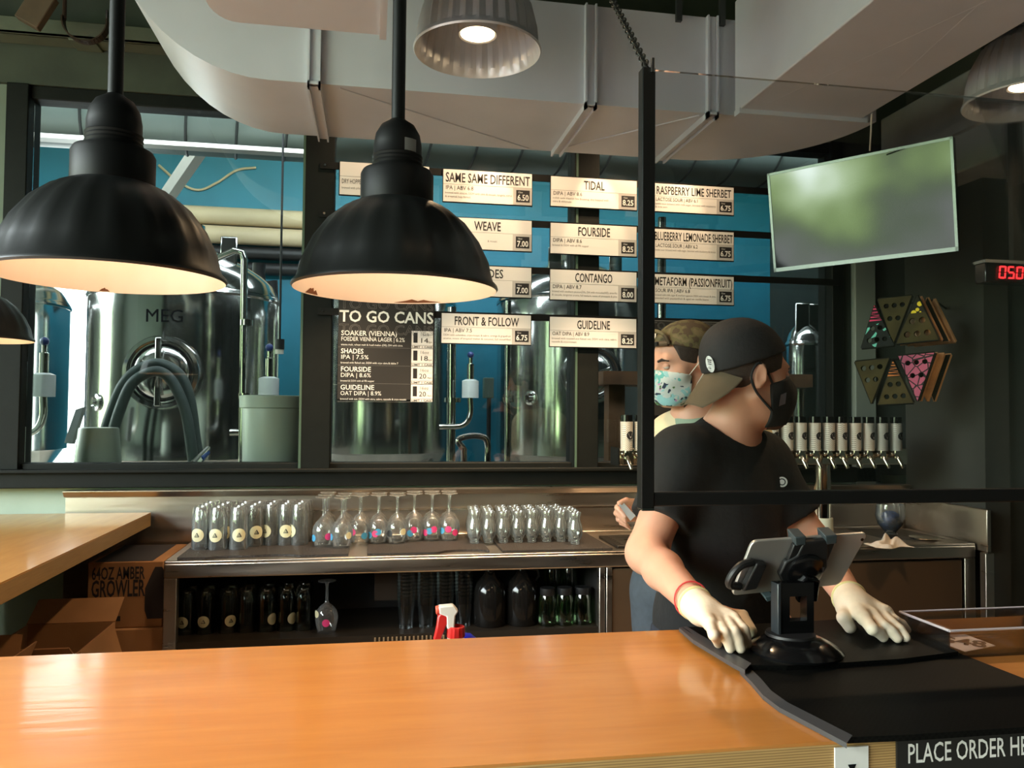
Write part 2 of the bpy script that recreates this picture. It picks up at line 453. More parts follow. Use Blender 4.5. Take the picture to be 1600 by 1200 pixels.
# right side: post, return wall, wall beyond and the concrete beam above them
px0, px1 = at(1331, 500, YW-0.03).x, at(1363, 500, YW-0.03).x
struct('trim_5', MB().box(px0, YW-0.06, 0.9, px1, YW-0.02, 2.75), mat('light_grey_post_paint', lin(128, 136, 130), 0.6, noise=0.06, nscale=5), bevel=0.004)
struct('wall_right', MB().box(2.60, 3.06, 0, 2.72, YW-0.02, 3.55), mat('brown_charcoal_wall_paint', lin(66, 66, 60), 0.7, noise=0.15, nscale=4, bump=0.08, bscale=30))
struct('wall_right_beyond', MB().box(2.72, 3.10, 0, XR, 3.22, 3.55), mat('dark_green_grey_wall_paint', lin(52, 58, 54), 0.75, noise=0.18, nscale=5, bump=0.1, bscale=30))
b0 = atx(1492, 272, 2.45).z
struct('wall_beam', MB().box(2.45, 0.4, b0, 2.85, YW-0.05, b0+0.42), CONCR, bevel=0.01)
struct('trim_6', MB().box(2.42, 0.4, b0+0.16, 2.46, YW-0.05, b0+0.20), CONCR)

# ------------------------------------------------------------------ header clutter at top left
HST = mat('olive_grey_steel_channel', lin(98, 106, 90), 0.55, 0.2, noise=0.2, nscale=6)
z0 = at(60, 36, 3.46).z
ch = MB().box(XL, 3.46, z0-0.05, -0.62, 3.56, z0-0.035).box(XL, 3.46, z0-0.05, -0.62, 3.472, z0+0.02)
ch.box(-1.23, 3.455, z0-0.06, -1.13, 3.56, z0-0.048)
o = ch.build('steel_channel', HST, bevel=0.003)
tag(o, 'olive steel channel fixed along the dark beam, top left corner', 'beam')
t = thing('pipe_clamp', 'rusty open ring pipe clamp hanging below the steel channel', 'clamp', at(134, 30, 3.3))
cc = at(134, 34, 3.3); pts = []
for i in range(25):
    a = math.pi*(0.95+1.1*i/24); pts.append(cc + Vector((0.078*math.cos(a), 0, 0.078*math.sin(a))))
band = MB()
for i in range(24):
    p, q = pts[i], pts[i+1]; n_ = (p-cc).normalized()*0.005; w_ = Vector((0, 0.02, 0))
    band.add([p-w_, p+w_, q+w_, q-w_, p-w_+n_, p+w_+n_, q+w_+n_, q-w_+n_], [(0,1,2,3),(4,7,6,5),(0,4,5,1),(3,2,6,7),(0,3,7,4),(1,5,6,2)])
RUST = mat('rusty_steel_band', lin(74, 58, 48), 0.45, 0.7, noise=0.4, nscale=12)
band.build('ring_band', RUST, t)
MB().cyl(pts[0]+Vector((0, 0, -0.01)), pts[0]+Vector((0, 0, 0.12)), 0.008, n=10).build('hanger_rod', RUST, t)
MB().cyl(pts[-1]+Vector((0, 0, -0.01)), pts[-1]+Vector((0, 0, 0.04)), 0.006, n=10).build('bolt', CHROME, t)
br = MB(); c_ = at(58, 14, 3.3)
br.box(-0.045, -0.02, -0.07, 0.045, 0.02, 0.07, mtx=Matrix.Translation(c_) @ Matrix.Rotation(RAD(28), 4, 'Y'))
o = br.build('bracket', mat('brown_timber_block', lin(88, 74, 56), 0.8, noise=0.3, nscale=8), bevel=0.004)
tag(o, 'brown timber block wedged at a slant above the steel channel', 'block')

# ------------------------------------------------------------------ ventilation ducts
DZ, DY0, DY1 = 2.545, 2.62, 3.13
t = thing('air_duct', 'large pale grey rectangular air duct running across above the menu boards', 'duct', (0.5, 2.85, DZ))
ztd = 2.885
XB0, XB1 = 1.235, 1.69
# run with the elbow rising at its left end: an outline in x-z swept from front to back
cx, cz, rr = -0.34, DZ+0.60, 0.60
arc = [(cx-0.52*math.sin(math.pi/2*k/14), cz-rr*math.cos(math.pi/2*k/14)) for k in range(15)]
out_ = [(XB0, DZ)] + arc + [(cx-0.52, 3.50)]
inn = [(-0.42, 3.50)] + [(-0.42+0.14*(1-math.cos(math.pi/2*k/6)), 3.06-0.17*math.sin(math.pi/2*k/6)) for k in range(7)] + [(XB0, ztd)]
poly = out_ + inn
body = MB().prism([(x, DY0, z) for x, z in poly], (0, DY1-DY0, 0))
body.build('duct_run', DUCTM, t, smooth=25)
# elbow in plan that turns the run towards the viewer
R1 = DY1-DY0
plan = [(XB0, DY0), (XB0, DY1)]
for k in range(17):
    a = math.pi/2*k/16
    plan.append((XB0 + (XB1-XB0+0.075)*math.sin(a), DY0-0.04 + (R1+0.04)*math.cos(a)))
el = MB().prism([(x, y, DZ) for x, y in plan], (0, 0, ztd-DZ))
el.build('elbow', DUCTM, t, smooth=25)
brn = MB().box(XB0-0.006, 0.55, DZ-0.004, XB1, DY0-0.03, ztd+0.05)
brn.build('branch', DUCTM, t, bevel=0.004)
fl = MB().box(XB0-0.01, DY0-0.075, DZ-0.02, XB1+0.02, DY0-0.035, DZ)
fl.build('flange', DUCTM, t)
for pxm, pyy in ((483, 129), (914, 160), (1104, 175)):
    x = at(pxm, pyy, DY0).x
    f = MB().box(x-0.004, DY0-0.022, DZ-0.022, x+0.002, DY1, DZ).box(x+0.030, DY0-0.022, DZ-0.022, x+0.036, DY1, DZ).box(x, DY0-0.02, DZ-0.010, x+0.034, DY1, DZ-0.001)
    f.box(x-0.004, DY0-0.022, DZ-0.022, x+0.002, DY0, ztd).box(x+0.030, DY0-0.022, DZ-0.022, x+0.036, DY0, ztd).box(x, DY0-0.010, DZ-0.01, x+0.034, DY0, ztd)
    f.build('flange', DUCTM, t)
# stiffening creases pressed into the underside and face
cr = MB()
for a, b in (((0.70, DY1-0.02), (1.12, DY0+0.02)), ((-0.12, DY0+0.02), (0.6, DY1-0.02)), ((XB0+0.06, 2.5), (XB1-0.02, 1.2)), ((XB1-0.04, 2.5), (XB0+0.05, 0.7))):
    cr.tube([(a[0], a[1], DZ-0.0015), (b[0], b[1], DZ-0.0015)], 0.003, 6)
cr.build('crease', DUCTM, t)
STRAP = mat('dark_hanger_strap', lin(70, 74, 74), 0.5, 0.5)
for x in (0.30, 1.02, 1.18): MB().box(x, 2.60, ztd-0.03, x+0.02, 2.615, 3.545).build('hanger_strap', STRAP, t)

t = thing('air_duct', 'smaller warm beige duct end poking into the top edge above the left lamps', 'duct', (-0.2, 1.8, 2.5))
xa, xb, yb = at(340, 30, 2.14).x, at(600, 58, 2.14).x, 2.145
pl = [(xb, 0.9), (xb, yb), (xa+0.05, yb)] + [(xa-0.01+0.06*(1-math.sin(math.pi/2*k/6)), yb-0.10*(1-math.cos(math.pi/2*k/6))) for k in range(1, 7)] + [(xa-0.02, 0.9)]
MB().prism([(x, max(y, 1.5), 2.50) for x, y in pl], (0, 0, 0.42)).build('duct_body', DUCTM, t, smooth=30)
MB().box(xb-0.012, 1.5, 2.490, xb+0.006, yb+0.006, 2.93).build('flange', DUCTM, t)
o = MB().tube([at(1362, 182, 2.5)+Vector((0, 0, 0.01)), at(1361, 205, 2.55), at(1359, 235, 2.7)], 0.003, 8).build('cable', WHITEP)
tag(o, 'thin white cable dropping from the duct branch to the wall television', 'cable')
# ------------------------------------------------------------------ brewery seen through the window
LETTER = mat('black_vinyl_lettering', lin(14, 16, 18), 0.7, spec=0.1)
RUBBER = mat('black_rubber_gasket', lin(24, 24, 25), 0.6)
HOSE = mat('dark_green_grey_rubber_hose', lin(62, 76, 72), 0.55, noise=0.1, nscale=20)
def tank(px, t, r, label, word, zsh, zbot, man=True, wpx=0, dome=0.30):
    c = att(px, 640, t); cx, cy = c.x, c.y
    T = thing('fermentation_tank', label, 'tank', (cx, cy, 0), 'steel fermentation tanks')
    prof = [(0.10, 0.42), (0.12, 0.44), (r-0.02, zbot-0.015), (r, zbot)]
    prof += [(r, zbot+(zsh-zbot)*k/6) for k in range(1, 7)]
    n = 8
    prof += [(r-0.004-(r-min(0.13, r*0.5))*math.sin(math.pi/2*k/n)**1.6, zsh+0.012+dome*math.sin(math.pi/2*k/n)**0.9) for k in range(0, n+1)]
    prof += [(0.001, zsh+0.012+dome)]
    MB().lathe(prof, (cx, cy, 0), 96).build('shell', TANK, T, smooth=30)
    MB().lathe([(r+0.004, zsh-0.03), (r+0.010, zsh-0.018), (r+0.004, zsh)], (cx, cy, 0), 96).build('seam_band', TANK, T)
    for k in range(4):
        a = math.pi/4+k*math.pi/2
        p = Vector((cx+math.cos(a)*(r-0.07), cy+math.sin(a)*(r-0.07), 0))
        MB().cyl(p, p+Vector((0, 0, zbot+0.05)), 0.035, n=14).build('leg', TANK, T)
    MB().cyl((cx, cy, zsh+dome-0.02), (cx, cy, zsh+dome+0.16), min(0.10, r*0.45), n=24).build('top_port', TANK, T)
    lug = MB()
    for a in (0.6, 2.2): lug.box(cx+math.cos(a)*r*0.6-0.05, cy-math.sin(a)*r*0.6-0.008, zsh+dome*0.55, cx+math.cos(a)*r*0.6+0.05, cy-math.sin(a)*r*0.6+0.008, zsh+dome*0.55+0.20)
    lug.build('lifting_lug', TANK, T, bevel=0.01)
    if man:
        zc = zsh - (zsh-zbot)*0.50
        y0 = cy-r; D = (0, -1, 0); U = (1, 0, 0)
        # oval neck, door, clamp bar and hand wheel of the manway
        q_ = 0.80
        pr = lambda p: [(a*q_, b) for a, b in p]
        MB().lathe(pr([(0.27, -0.10), (0.262, 0.02), (0.25, 0.045), (0.225, 0.05), (0.215, 0.03), (0.215, -0.05)]), (cx, y0, zc), 48, axis=(D, U)).build('manway_neck', TANK, T)
        MB().lathe(pr([(0.215, 0.02), (0.215, 0.032), (0.19, 0.036), (0.17, 0.055), (0.10, 0.075), (0.001, 0.082)]), (cx, y0, zc), 48, axis=(D, U)).build('manway_door', TANK, T)
        MB().lathe(pr([(0.205, 0.03), (0.20, 0.042), (0.192, 0.038)]), (cx, y0, zc), 48, axis=(D, U)).build('gasket', RUBBER, T)
        MB().box(cx-0.016, y0-0.115, zc-0.19, cx+0.016, y0-0.085, zc+0.19).build('clamp_bar', TANK, T, bevel=0.006)
        w = MB()
        for k in range(3):
            a = 0.4+k*2.094; w.tube([(cx, y0-0.15, zc), (cx+0.09*math.cos(a), y0-0.16, zc+0.09*math.sin(a))], [0.014, 0.008], 8)
        w.cyl((cx, y0-0.06, zc), (cx, y0-0.18, zc), 0.018, n=12)
        w.build('hand_wheel', CHROME, T)
        if word:
            th0 = 0.0
            text('lettering', word, (cx, y0, zc+0.285), (1, 0, 0), (0, 0, 1), 0.075, LETTER, T, align='CENTER', bend=((cx, cy), r+0.002))
        MB().lathe([(0.055, -0.02), (0.05, 0.012), (0.035, 0.016), (0.03, 0.004), (0.012, 0.004), (0.012, 0.03), (0.001, 0.03)], (cx-0.42*r/0.6, cy-math.sqrt(r*r-(0.42*r/0.6)**2), zc-0.17), 24, axis=((-0.7, -0.714, 0), (0.714, -0.7, 0))).build('sample_port', TANK, T)
    return T, cx, cy
tank(-64, 5.2, 0.62, 'steel tank cut by the left picture edge, beside the bright doorway', None, 2.18, 1.22, man=False)
T1, t1x, t1y = tank(289, 5.05, 0.56, 'steel tank lettered MEG with a round hatch and hoses, behind the left pane', 'MEG', 2.19, 1.20)
T2, t2x, t2y = tank(592, 6.3, 0.59, 'steel tank partly hidden behind the black to-go board', None, 2.34, 1.18)
T3, t3x, t3y = tank(893, 6.2, 0.58, 'steel tank behind the second mullion and the third column of boards', 'MALOU', 2.34, 1.18)
tank(1256, 5.4, 0.11, 'slim tall steel vessel seen past the masked front man', None, 1.98, 1.10, man=False, dome=0.10)

# hoses draped over the MEG hatch
def curve_pts(ctrl, n=10):
    P = [Vector(c) for c in ctrl]; P = [P[0]*2-P[1]] + P + [P[-1]*2-P[-2]]; o = []
    for i in range(1, len(P)-2):
        for k in range(n):
            t = k/n; a, b, c, d = P[i-1], P[i], P[i+1], P[i+2]
            o.append(0.5*((2*b)+(c-a)*t+(2*a-5*b+4*c-d)*t*t+(3*b-a-3*c+d)*t**3))
    return o + [P[-2]]
hy = t1y-0.56-0.22
for lab, off, pl in (('dark rubber hose arched over the MEG tank hatch, outer of two', 0.0, [(160, 690), (172, 650), (190, 605), (215, 578), (247, 568), (280, 585), (297, 625), (306, 690), (312, 720)]),
                     ('dark rubber hose arched over the MEG tank hatch, inner of two', -0.06, [(172, 695), (184, 650), (203, 604), (226, 585), (250, 581), (270, 598), (289, 640), (298, 690), (302, 722)])):
    pts = curve_pts([at(x, y, hy+off) for x, y in pl], 8)
    pts = [Vector((pts[0].x, pts[0].y+0.05, 0.05))] + pts
    o = MB().tube(pts, 0.028, 14).build('hose', HOSE); tag(o, lab, 'hose', 'hoses over the hatch')

def sight_valve(px, py, Y, label):
    c = at(px, py, Y)
    t = thing('airlock_valve', label, 'valve', c, 'airlock valves with blue balls')
    MB().lathe([(0.001, -0.09), (0.055, -0.09), (0.055, 0.02), (0.03, 0.03), (0.001, 0.03)], c, 24).build('sight_glass', mat('frosted_white_cup', lin(205, 212, 212), 0.3), t, smooth=40)
    MB().lathe([(0.001, 0.03), (0.022, 0.03), (0.022, 0.13), (0.012, 0.135), (0.012, 0.17), (0.001, 0.17)], c, 16).build('stem', CHROME, t)
    MB().ell(c+Vector((0, 0, 0.19)), (0.022, 0.022, 0.022)).build('ball', mat('dark_blue_ball', lin(24, 48, 110), 0.35), t)
    pts = curve_pts([c+Vector((0, 0, -0.09)), c+Vector((0, 0, -0.2)), c+Vector((-0.05, 0, -0.27)), c+Vector((-0.2, 0.0, -0.28))], 6)
    MB().tube(pts, 0.018, 12).build('elbow_pipe', CHROME, t)
sight_valve(68, 592, 4.4, 'valve with a white cup and blue ball at the left window edge')
sight_valve(420, 597, 4.6, 'valve with a white cup and blue ball above the tall white bucket')
sight_valve(735, 600, 5.2, 'valve with a clear cup between the to-go board and third column')

# low work shelf just behind the glass, with buckets on it
BUCKET = mat('translucent_white_bucket', lin(224, 234, 220), 0.35)
zb = at(150, 728, 3.95).z - 0.03
o = MB().box(-2.2, 3.76, zb-0.04, 2.0, 4.25, zb).box(-2.1, 3.82, 0, -2.04, 3.88, zb-0.04).box(1.9, 3.8, 0, 1.96, 3.86, zb-0.04).box(-0.2, 3.8, 0, -0.14, 3.86, zb-0.04).build('work_shelf', mat('dark_work_shelf', lin(58, 58, 60), 0.4, 0.3), bevel=0.003)
tag(o, 'dark low work shelf just behind the window glass', 'shelf')
c = atz(153, 728, zb); c = at(153, 726, 4.0); c.z = zb
r = abs(at(190, 690, 4.0).x-at(118, 690, 4.0).x)/2; h = at(150, 668, 4.0).z-zb
t = thing('bucket', 'small white plastic bucket standing upside down behind the left pane', 'bucket', c, 'white brewery buckets')
MB().lathe([(r*1.0, 0), (r*1.02, 0.01), (r*0.86, h*0.97), (r*0.82, h), (0.001, h)], c, 40).build('body', BUCKET, t, smooth=50)
MB().lathe([(r*1.01, 0.012), (r*1.07, 0.016), (r*1.07, 0.03), (r*1.0, 0.034)], c, 40).build('rim', BUCKET, t)
c = at(425, 728, 4.0); c.z = zb
r = abs(at(477, 690, 4.0).x-at(379, 690, 4.0).x)/2; h = at(425, 618, 4.0).z-zb
t = thing('bucket', 'tall white plastic bucket with a rim beside the window mullion', 'bucket', c, 'white brewery buckets')
MB().lathe([(0.001, 0), (r*0.90, 0), (r*0.93, 0.01), (r*1.0, h*0.97), (r*0.97, h), (r*0.93, h*0.9), (r*0.88, 0.02), (0.001, 0.02)], c, 40).build('body', BUCKET, t, smooth=50)
MB().lathe([(r*1.0, h*0.83), (r*1.06, h*0.84), (r*1.07, h*0.99), (r*0.98, h)], c, 40).build('rim', BUCKET, t)
o = MB().cyl(at(128, 722, 3.85), at(142, 724, 3.85)+Vector((0, 0, 0.0)), 0.022, n=14).cyl(at(140, 716, 3.85), at(146, 726, 3.85), 0.012, n=10).build('hose_coupling', RUBBER)
o.location.z += zb - min((o.matrix_basis @ v.co).z for v in o.data.vertices)
tag(o, 'small black hose coupling lying in front of the white bucket', 'coupling')
BLUEP = mat('blue_plastic_grip', lin(40, 80, 170), 0.4)
t = thing('hose_nozzle', 'chrome and blue hose nozzle at the foot of the arched hoses', 'nozzle', at(312, 722, 3.95))
p0 = at(304, 727, 3.95); p0.z = zb+0.03; p1 = at(326, 700, 4.05)
MB().tube([p0, p0*0.5+p1*0.5, p1], [0.026, 0.02, 0.012], 12).build('barrel', CHROME, t)
MB().tube([p0*0.6+p1*0.4+Vector((0.01, -0.015, 0.0)), p1+Vector((0.0, -0.02, -0.02))], 0.012, 10).build('grip', BLUEP, t)

# spiral duct, pipes and cables under the brewery ceiling
sd = thing('spiral_duct', 'long round grey spiral duct behind the top of the windows', 'duct', (0, 5.0, 3.0))
p_ = at(300, 240, 5.0); rr = 0.30; zc = p_.z+rr
mbs = MB().cyl((XL+0.005, 5.0, zc), (XR-0.05, 5.0, zc), rr, n=48)
mbs.build('duct_body', SPIRAL, sd, smooth=40)
seams = MB(); n = 24
for k in range(26):
    x = XL+0.1+k*0.28
    pts = [(x + 0.30*j/n, 5.0+math.sin(2*math.pi*j/n)*(rr+0.001), zc+math.cos(2*math.pi*j/n)*(rr+0.001)) for j in range(n+1)]
    seams.tube(pts, 0.009, 5, caps=False)
o = seams.build('spiral_seam', mat('dark_duct_seam', lin(34, 38, 36), 0.6), sd); o['kind'] = 'stuff'
o = MB().box(XL, 4.72, zc-rr-0.045, -0.25, 4.80, zc-rr-0.02).build('duct_highlight', WHITEP)  # bright line on the duct's belly put in as a white strip
tag(o, 'thin white strip painting the highlight along the underside of the spiral duct', 'highlight strip')
o = MB().box(-0.035, -0.5, -0.06, 0.035, 0.9, 0.06, mtx=Matrix.Translation(at(290, 265, 6.4)) @ Matrix.Rotation(RAD(32), 4, 'Z') @ Matrix.Rotation(RAD(-18), 4, 'X')).build('roof_brace', WHITEP)
tag(o, 'white diagonal roof brace under the spiral duct, left pane', 'brace')
for k, (py, lab) in enumerate(((328, 'beige painted pipe along the blue wall, upper of the two'), (358, 'beige painted pipe along the blue wall, lower of the two'))):
    a = at(330, py, 7.7); b = at(478, py+9, 7.7)
    o = MB().cyl((-2.3, 7.91, a.z), (0.35, 7.91, b.z), 0.085, n=20).build('pipe', BEIGE); tag(o, lab, 'pipe', 'beige pipes on the blue wall')
for k, (py, lab) in enumerate(((397, 'black lagged pipe along the blue wall, upper of the pair'), (421, 'black lagged pipe along the blue wall, lower of the pair'))):
    a = at(430, py, 7.935)
    o = MB().cyl((-2.0, 7.935, a.z), (0.4, 7.935, a.z), 0.06, n=18).build('lagged_pipe', BLACKP); tag(o, lab, 'pipe', 'black lagged pipes on the blue wall')
def stand_pipe(px, py0, py1, Y, r, label, hook=None):
    a = at(px, py0, Y); b = at(px, py1, Y); b.z = 0
    t = thing('standpipe', label, 'pipe', (b.x, b.y, 0), 'steel brewery standpipes')
    pts = [b, a]
    if hook: pts = [b, a+Vector((0, 0, -0.05)), a+Vector((-0.01, 0, -0.01)), a+Vector((-0.05, 0, 0)), a+Vector((hook, 0.15, -0.06))]
    MB().tube(pts, r, 14).build('tube', CHROME, t)
    for z in (1.55, 1.95):
        MB().cyl((b.x, b.y, z), (b.x, b.y, z+0.03), r*1.9, n=16).build('clamp', CHROME, t)
stand_pipe(382, 392, 640, 4.55, 0.019, 'steel standpipe with a bent top in front of the MEG tank', -0.25)
stand_pipe(706, 480, 700, 5.3, 0.03, 'steel standpipe just right of the to-go board')
stand_pipe(794, 470, 700, 5.0, 0.02, 'steel standpipe left of the third tank')
stand_pipe(1034, 340, 600, 5.3, 0.03, 'grey standpipe behind the fruit-sherbet boards')
pts = curve_pts([at(725, 702, 4.1), at(716, 690, 4.1), at(722, 684, 4.1), at(740, 681, 4.1), at(757, 684, 4.1), at(762, 695, 4.1), at(762, 712, 4.1)], 6)
pts = [Vector((pts[0].x, pts[0].y, zb-0.0))] + pts + [Vector((pts[-1].x, pts[-1].y, zb))]
o = MB().tube(pts, 0.016, 12).build('pipe_loop', CHROME); tag(o, 'chrome pipe loop standing low behind the middle pane', 'pipe')
o = MB().box(*[*at(756, 622, 7.2)[:2], at(756, 622, 7.2).z-0.0], *[at(772, 590, 7.2).x, at(772, 590, 7.2).y+0.1, at(772, 590, 7.2).z]).build('junction_box', mat('grey_green_box_paint', lin(120, 140, 128), 0.5), bevel=0.01)
tag(o, 'small grey green junction box on a post beyond the middle pane', 'junction box')
o = MB().tube([at(764, 622, 7.2), Vector((at(764, 622, 7.2).x, 7.2, 0))], 0.02, 8).build('box_post', BLACKP); tag(o, 'thin dark post carrying the junction box beyond the middle pane', 'post')
t = thing('drop_socket', 'black cable with a hanging black and white socket left of the first mullion', 'socket', at(435, 540, 4.4))
a = at(442, 205, 4.4); a.z = 4.68; b = at(437, 530, 4.4)
MB().tube([a, b], 0.006, 8).build('cable', BLACKP, t)
MB().cyl(b, b+Vector((0, 0, -0.055)), 0.025, n=16).build('plug', BLACKP, t)
MB().cyl(b+Vector((0, 0, -0.055)), b+Vector((0, 0, -0.078)), 0.022, n=16).build('plug_collar', WHITEP, t)
pts = curve_pts([at(248, 258, 7.985), at(280, 285, 7.985), at(310, 297, 7.985), at(340, 285, 7.985), at(370, 266, 7.985), at(400, 262, 7.985)], 6)
o = MB().tube(pts, 0.012, 8).build('cable', BEIGE); tag(o, 'pale sagging cable on the blue wall right of the left lamp', 'cable')
pts = [at(405, 412, 5.9), at(404, 428, 5.9), at(408, 448, 5.9), at(420, 448, 5.9), at(424, 440, 5.9), at(425, 470, 5.9)]
o = MB().tube(pts, 0.045, 12).build('lagged_elbow', BLACKP)
tag(o, 'black insulated elbow pipe above the right shoulder of the MEG tank', 'pipe')
o = MB().tube([at(425, 470, 5.95), Vector((at(425, 470, 5.95).x, 5.95, 0))], 0.045, 12).build('lagged_pipe', BLACKP); tag(o, 'black insulated riser behind the MEG tank right edge', 'pipe')
# grain chute leaning by the doorway
o = MB().prism([at(100, 692, 4.6), at(118, 640, 4.6), at(130, 636, 4.6), at(112, 694, 4.6)], (0, 0.05, 0)).build('paddle', mat('grey_paddle', lin(150, 156, 156), 0.5))
tag(o, 'pale grey paddle leaning beside the left white bucket', 'paddle')
# dark timber bench inside the brewery behind the taps
o = MB().box(1.35, 4.6, 1.66, 2.7, 5.0, 1.74).box(1.4, 4.65, 0, 1.5, 4.75, 1.66).box(2.5, 4.65, 0, 2.6, 4.75, 1.66).build('timber_rack', mat('brown_timber_rack', lin(96, 66, 40), 0.6, noise=0.3, nscale=6))
tag(o, 'brown timber rack inside the brewery behind the front man', 'rack')
# ------------------------------------------------------------------ counters
VENEER = wood('honey_varnished_veneer', lin(186, 118, 50), lin(202, 136, 66), 5, 0.32, (1.0, 7, 7), coat=0.4, bump=0.10)
PLY = wood('plywood_edge', lin(170, 134, 82), lin(202, 164, 108), 9, 0.55, (1.2, 1.2, 60), bands=290)
CABD = mat('dark_counter_panel', lin(40, 36, 32), 0.7)
BT = 1.07
t = thing('bar_counter', 'honey wood bar counter across the bottom of the photo', 'bar counter', (0, 1.25, 0))
y0, y1 = 0.979, 1.520
MB().box(-2.6, y0, BT-0.004, 3.5, y1, BT).build('veneer_top', VENEER, t)
MB().box(-2.6, y0, BT-0.05, 3.5, y1, BT-0.004).build('plywood_slab', PLY, t, bevel=0.0015)
MB().box(-2.6, y0+0.07, 0.10, 3.5, y0+0.11, BT-0.05).build('front_panel', CABD, t)
MB().box(-2.6, y0+0.12, 0.0, 3.5, y0+0.16, 0.10).build('plinth', CABD, t)
for x in (-2.5, -0.9, 0.7, 2.3, 3.3):
    MB().box(x, y0+0.11, 0, x+0.04, y1-0.08, BT-0.05).build('upright', CABD, t)
# black lettered strip and small white card on the front edge
sx = at(1402, 1175, y0-0.004).x
zt = at(1402, 1155, y0-0.004).z
t = thing('order_sign', 'black strip sign lettered PLACE ORDER HERE on the bar front', 'sign', (sx+0.3, y0-0.003, zt-0.085))
SIGNBLK = mat('black_sign_vinyl', lin(26, 26, 25), 0.45)
WHITEINK = mat('white_lettering', lin(232, 232, 228), 0.6)
MB().box(sx, y0-0.004, zt-0.09, sx+0.62, y0-0.0005, zt).build('panel', SIGNBLK, t)
text('lettering', 'PLACE ORDER HERE', (at(1418, 1190, y0-0.005).x, y0-0.004, at(1418, 1193, y0-0.005).z), (1, 0, 0), (0, 0, 1), 0.0262, WHITEINK, t, width=0.206, bold=0.008)
MB().box(sx-0.004, y0-0.006, BT-0.052, sx+0.64, y0-0.0005, zt-0.0895).build('lower_strip', mat('dark_sign_strip', lin(40, 40, 40), 0.5), t)
cx0, cx1 = at(1305, 1180, y0-0.003).x, at(1357, 1180, y0-0.003).x
t = thing('code_card', 'small white card stuck on the bar edge left of the black order sign', 'card', ((cx0+cx1)/2, y0-0.003, BT-0.052))
MB().box(cx0, y0-0.003, BT-0.052, cx1, y0-0.0004, BT-0.008).build('card', mat('white_card', lin(225, 225, 222), 0.6), t)
m_ = MB(); cxm = (cx0+cx1)/2; zc = BT-0.034
m_.prism([(cxm-0.006, y0-0.0036, zc+0.004), (cxm+0.006, y0-0.0036, zc+0.004), (cxm, y0-0.0036, zc-0.008)], (0, 0.0004, 0))
m_.build('triangle_mark', LETTER, t)

# left counter at right angles to the bar
t = thing('side_counter', 'honey wood side counter running back to the wall at far left', 'counter', (-1.7, 2.6, 0))
xe = -0.885
MB().box(-2.6, 1.60, BT-0.004, xe, 3.505, BT).build('veneer_top', wood('honey_varnished_veneer_side', lin(200, 140, 66), lin(222, 164, 88), 5, 0.28, (7, 1.0, 7), coat=0.6, bump=0.05), t)
MB().box(-2.6, 1.60, BT-0.055, xe, 3.505, BT-0.004).build('plywood_slab', PLY, t, bevel=0.0015)
MB().box(-1.62, 1.8, 0, -1.55, 3.52, BT-0.055).build('support_panel', CABD, t)

# back counter: stainless cabinet under the window
CZ = 0.95; CY0, CY1 = 3.06, 3.525
t = thing('back_counter', 'long stainless steel back counter under the window with open shelf bays', 'cabinet', (0.9, 3.25, 0))
xl, xm, xr = -0.725, at(946, 930, CY0).x, at(1524, 860, CY0).x
STEELW = STEEL
MB().box(xl, CY0, CZ-0.035, xr, 3.499, CZ).build('worktop', STEELW, t, bevel=0.004)
MB().box(xl, CY0-0.004, CZ-0.062, xr, CY0+0.02, CZ-0.008).build('front_lip', STEELW, t, bevel=0.006)
xa_ = at(103, 785, 3.54).x
zs_a, zs_b, zs_c, zs_d = at(500, 764.5, 3.50).z, at(500, 774, 3.50).z, at(700, 795, 3.53).z, at(700, 832, 3.52).z
bs = MB().prism([(xa_, 3.555, 0.72), (xa_, 3.535, 0.72), (xa_, 3.535, zs_b-0.004), (xa_, 3.515, zs_b), (xa_, 3.50, zs_a-0.004), (xa_, 3.50, zs_a), (xa_, 3.555, zs_a)], (2.57-xa_, 0, 0))
tb = thing('backsplash', 'long stainless steel backsplash on the wall under the window sill', 'backsplash', (0.6, 3.55, 0.72))
bs.build('splash_sheet', STEELW, tb, smooth=20)
MB().box(-0.72, 3.529, zs_c-0.004, 2.5, 3.536, zs_c+0.004).build('splash_seam', mat('steel_edge_highlight', lin(210, 196, 178), 0.25, 1.0), tb)
MB().box(-0.72, 3.5, CZ-0.03, 2.52, 3.5345, zs_d).build('splash_foot', STEELW, tb, bevel=0.005)
for a, b in ((xl, xl+0.045), (xm-0.025, xm-0.002), (xm+0.004, xm+0.028), (xr-0.05, xr)):
    MB().box(a, CY0, 0, b, CY0+0.04, CZ-0.062).build('upright', STEELW, t, bevel=0.003)
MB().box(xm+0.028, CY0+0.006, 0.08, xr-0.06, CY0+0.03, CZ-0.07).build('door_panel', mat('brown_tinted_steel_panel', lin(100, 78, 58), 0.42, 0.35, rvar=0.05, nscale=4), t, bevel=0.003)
INN = mat('dark_cabinet_interior', lin(34, 32, 30), 0.6)
MB().box(xl+0.02, 3.5, 0.05, xm, 3.52, CZ-0.035).build('back_board', INN, t)
MB().box(xl, CY0+0.04, 0.05, xl+0.02, 3.5, CZ-0.035).build('side_board', INN, t)
MB().box(xm-0.022, CY0+0.04, 0.05, xm-0.002, 3.5, CZ-0.035).build('side_board', INN, t)
SZ = 0.655
MB().box(xl+0.02, CY0+0.012, SZ-0.03, xm-0.022, 3.5, SZ).build('shelf', mat('dark_slotted_shelf', lin(52, 46, 38), 0.45, 0.4), t)
MB().box(0.02, CY0+0.20, 0.74, 0.28, 3.5, CZ-0.04).build('inner_box', mat('dim_brown_steel', lin(70, 58, 48), 0.5, 0.5), t)
mk = MB()
for k in range(22): mk.box(0.02+k*0.016, CY0+0.008, SZ-0.022, 0.026+k*0.016, CY0+0.013, SZ-0.008)
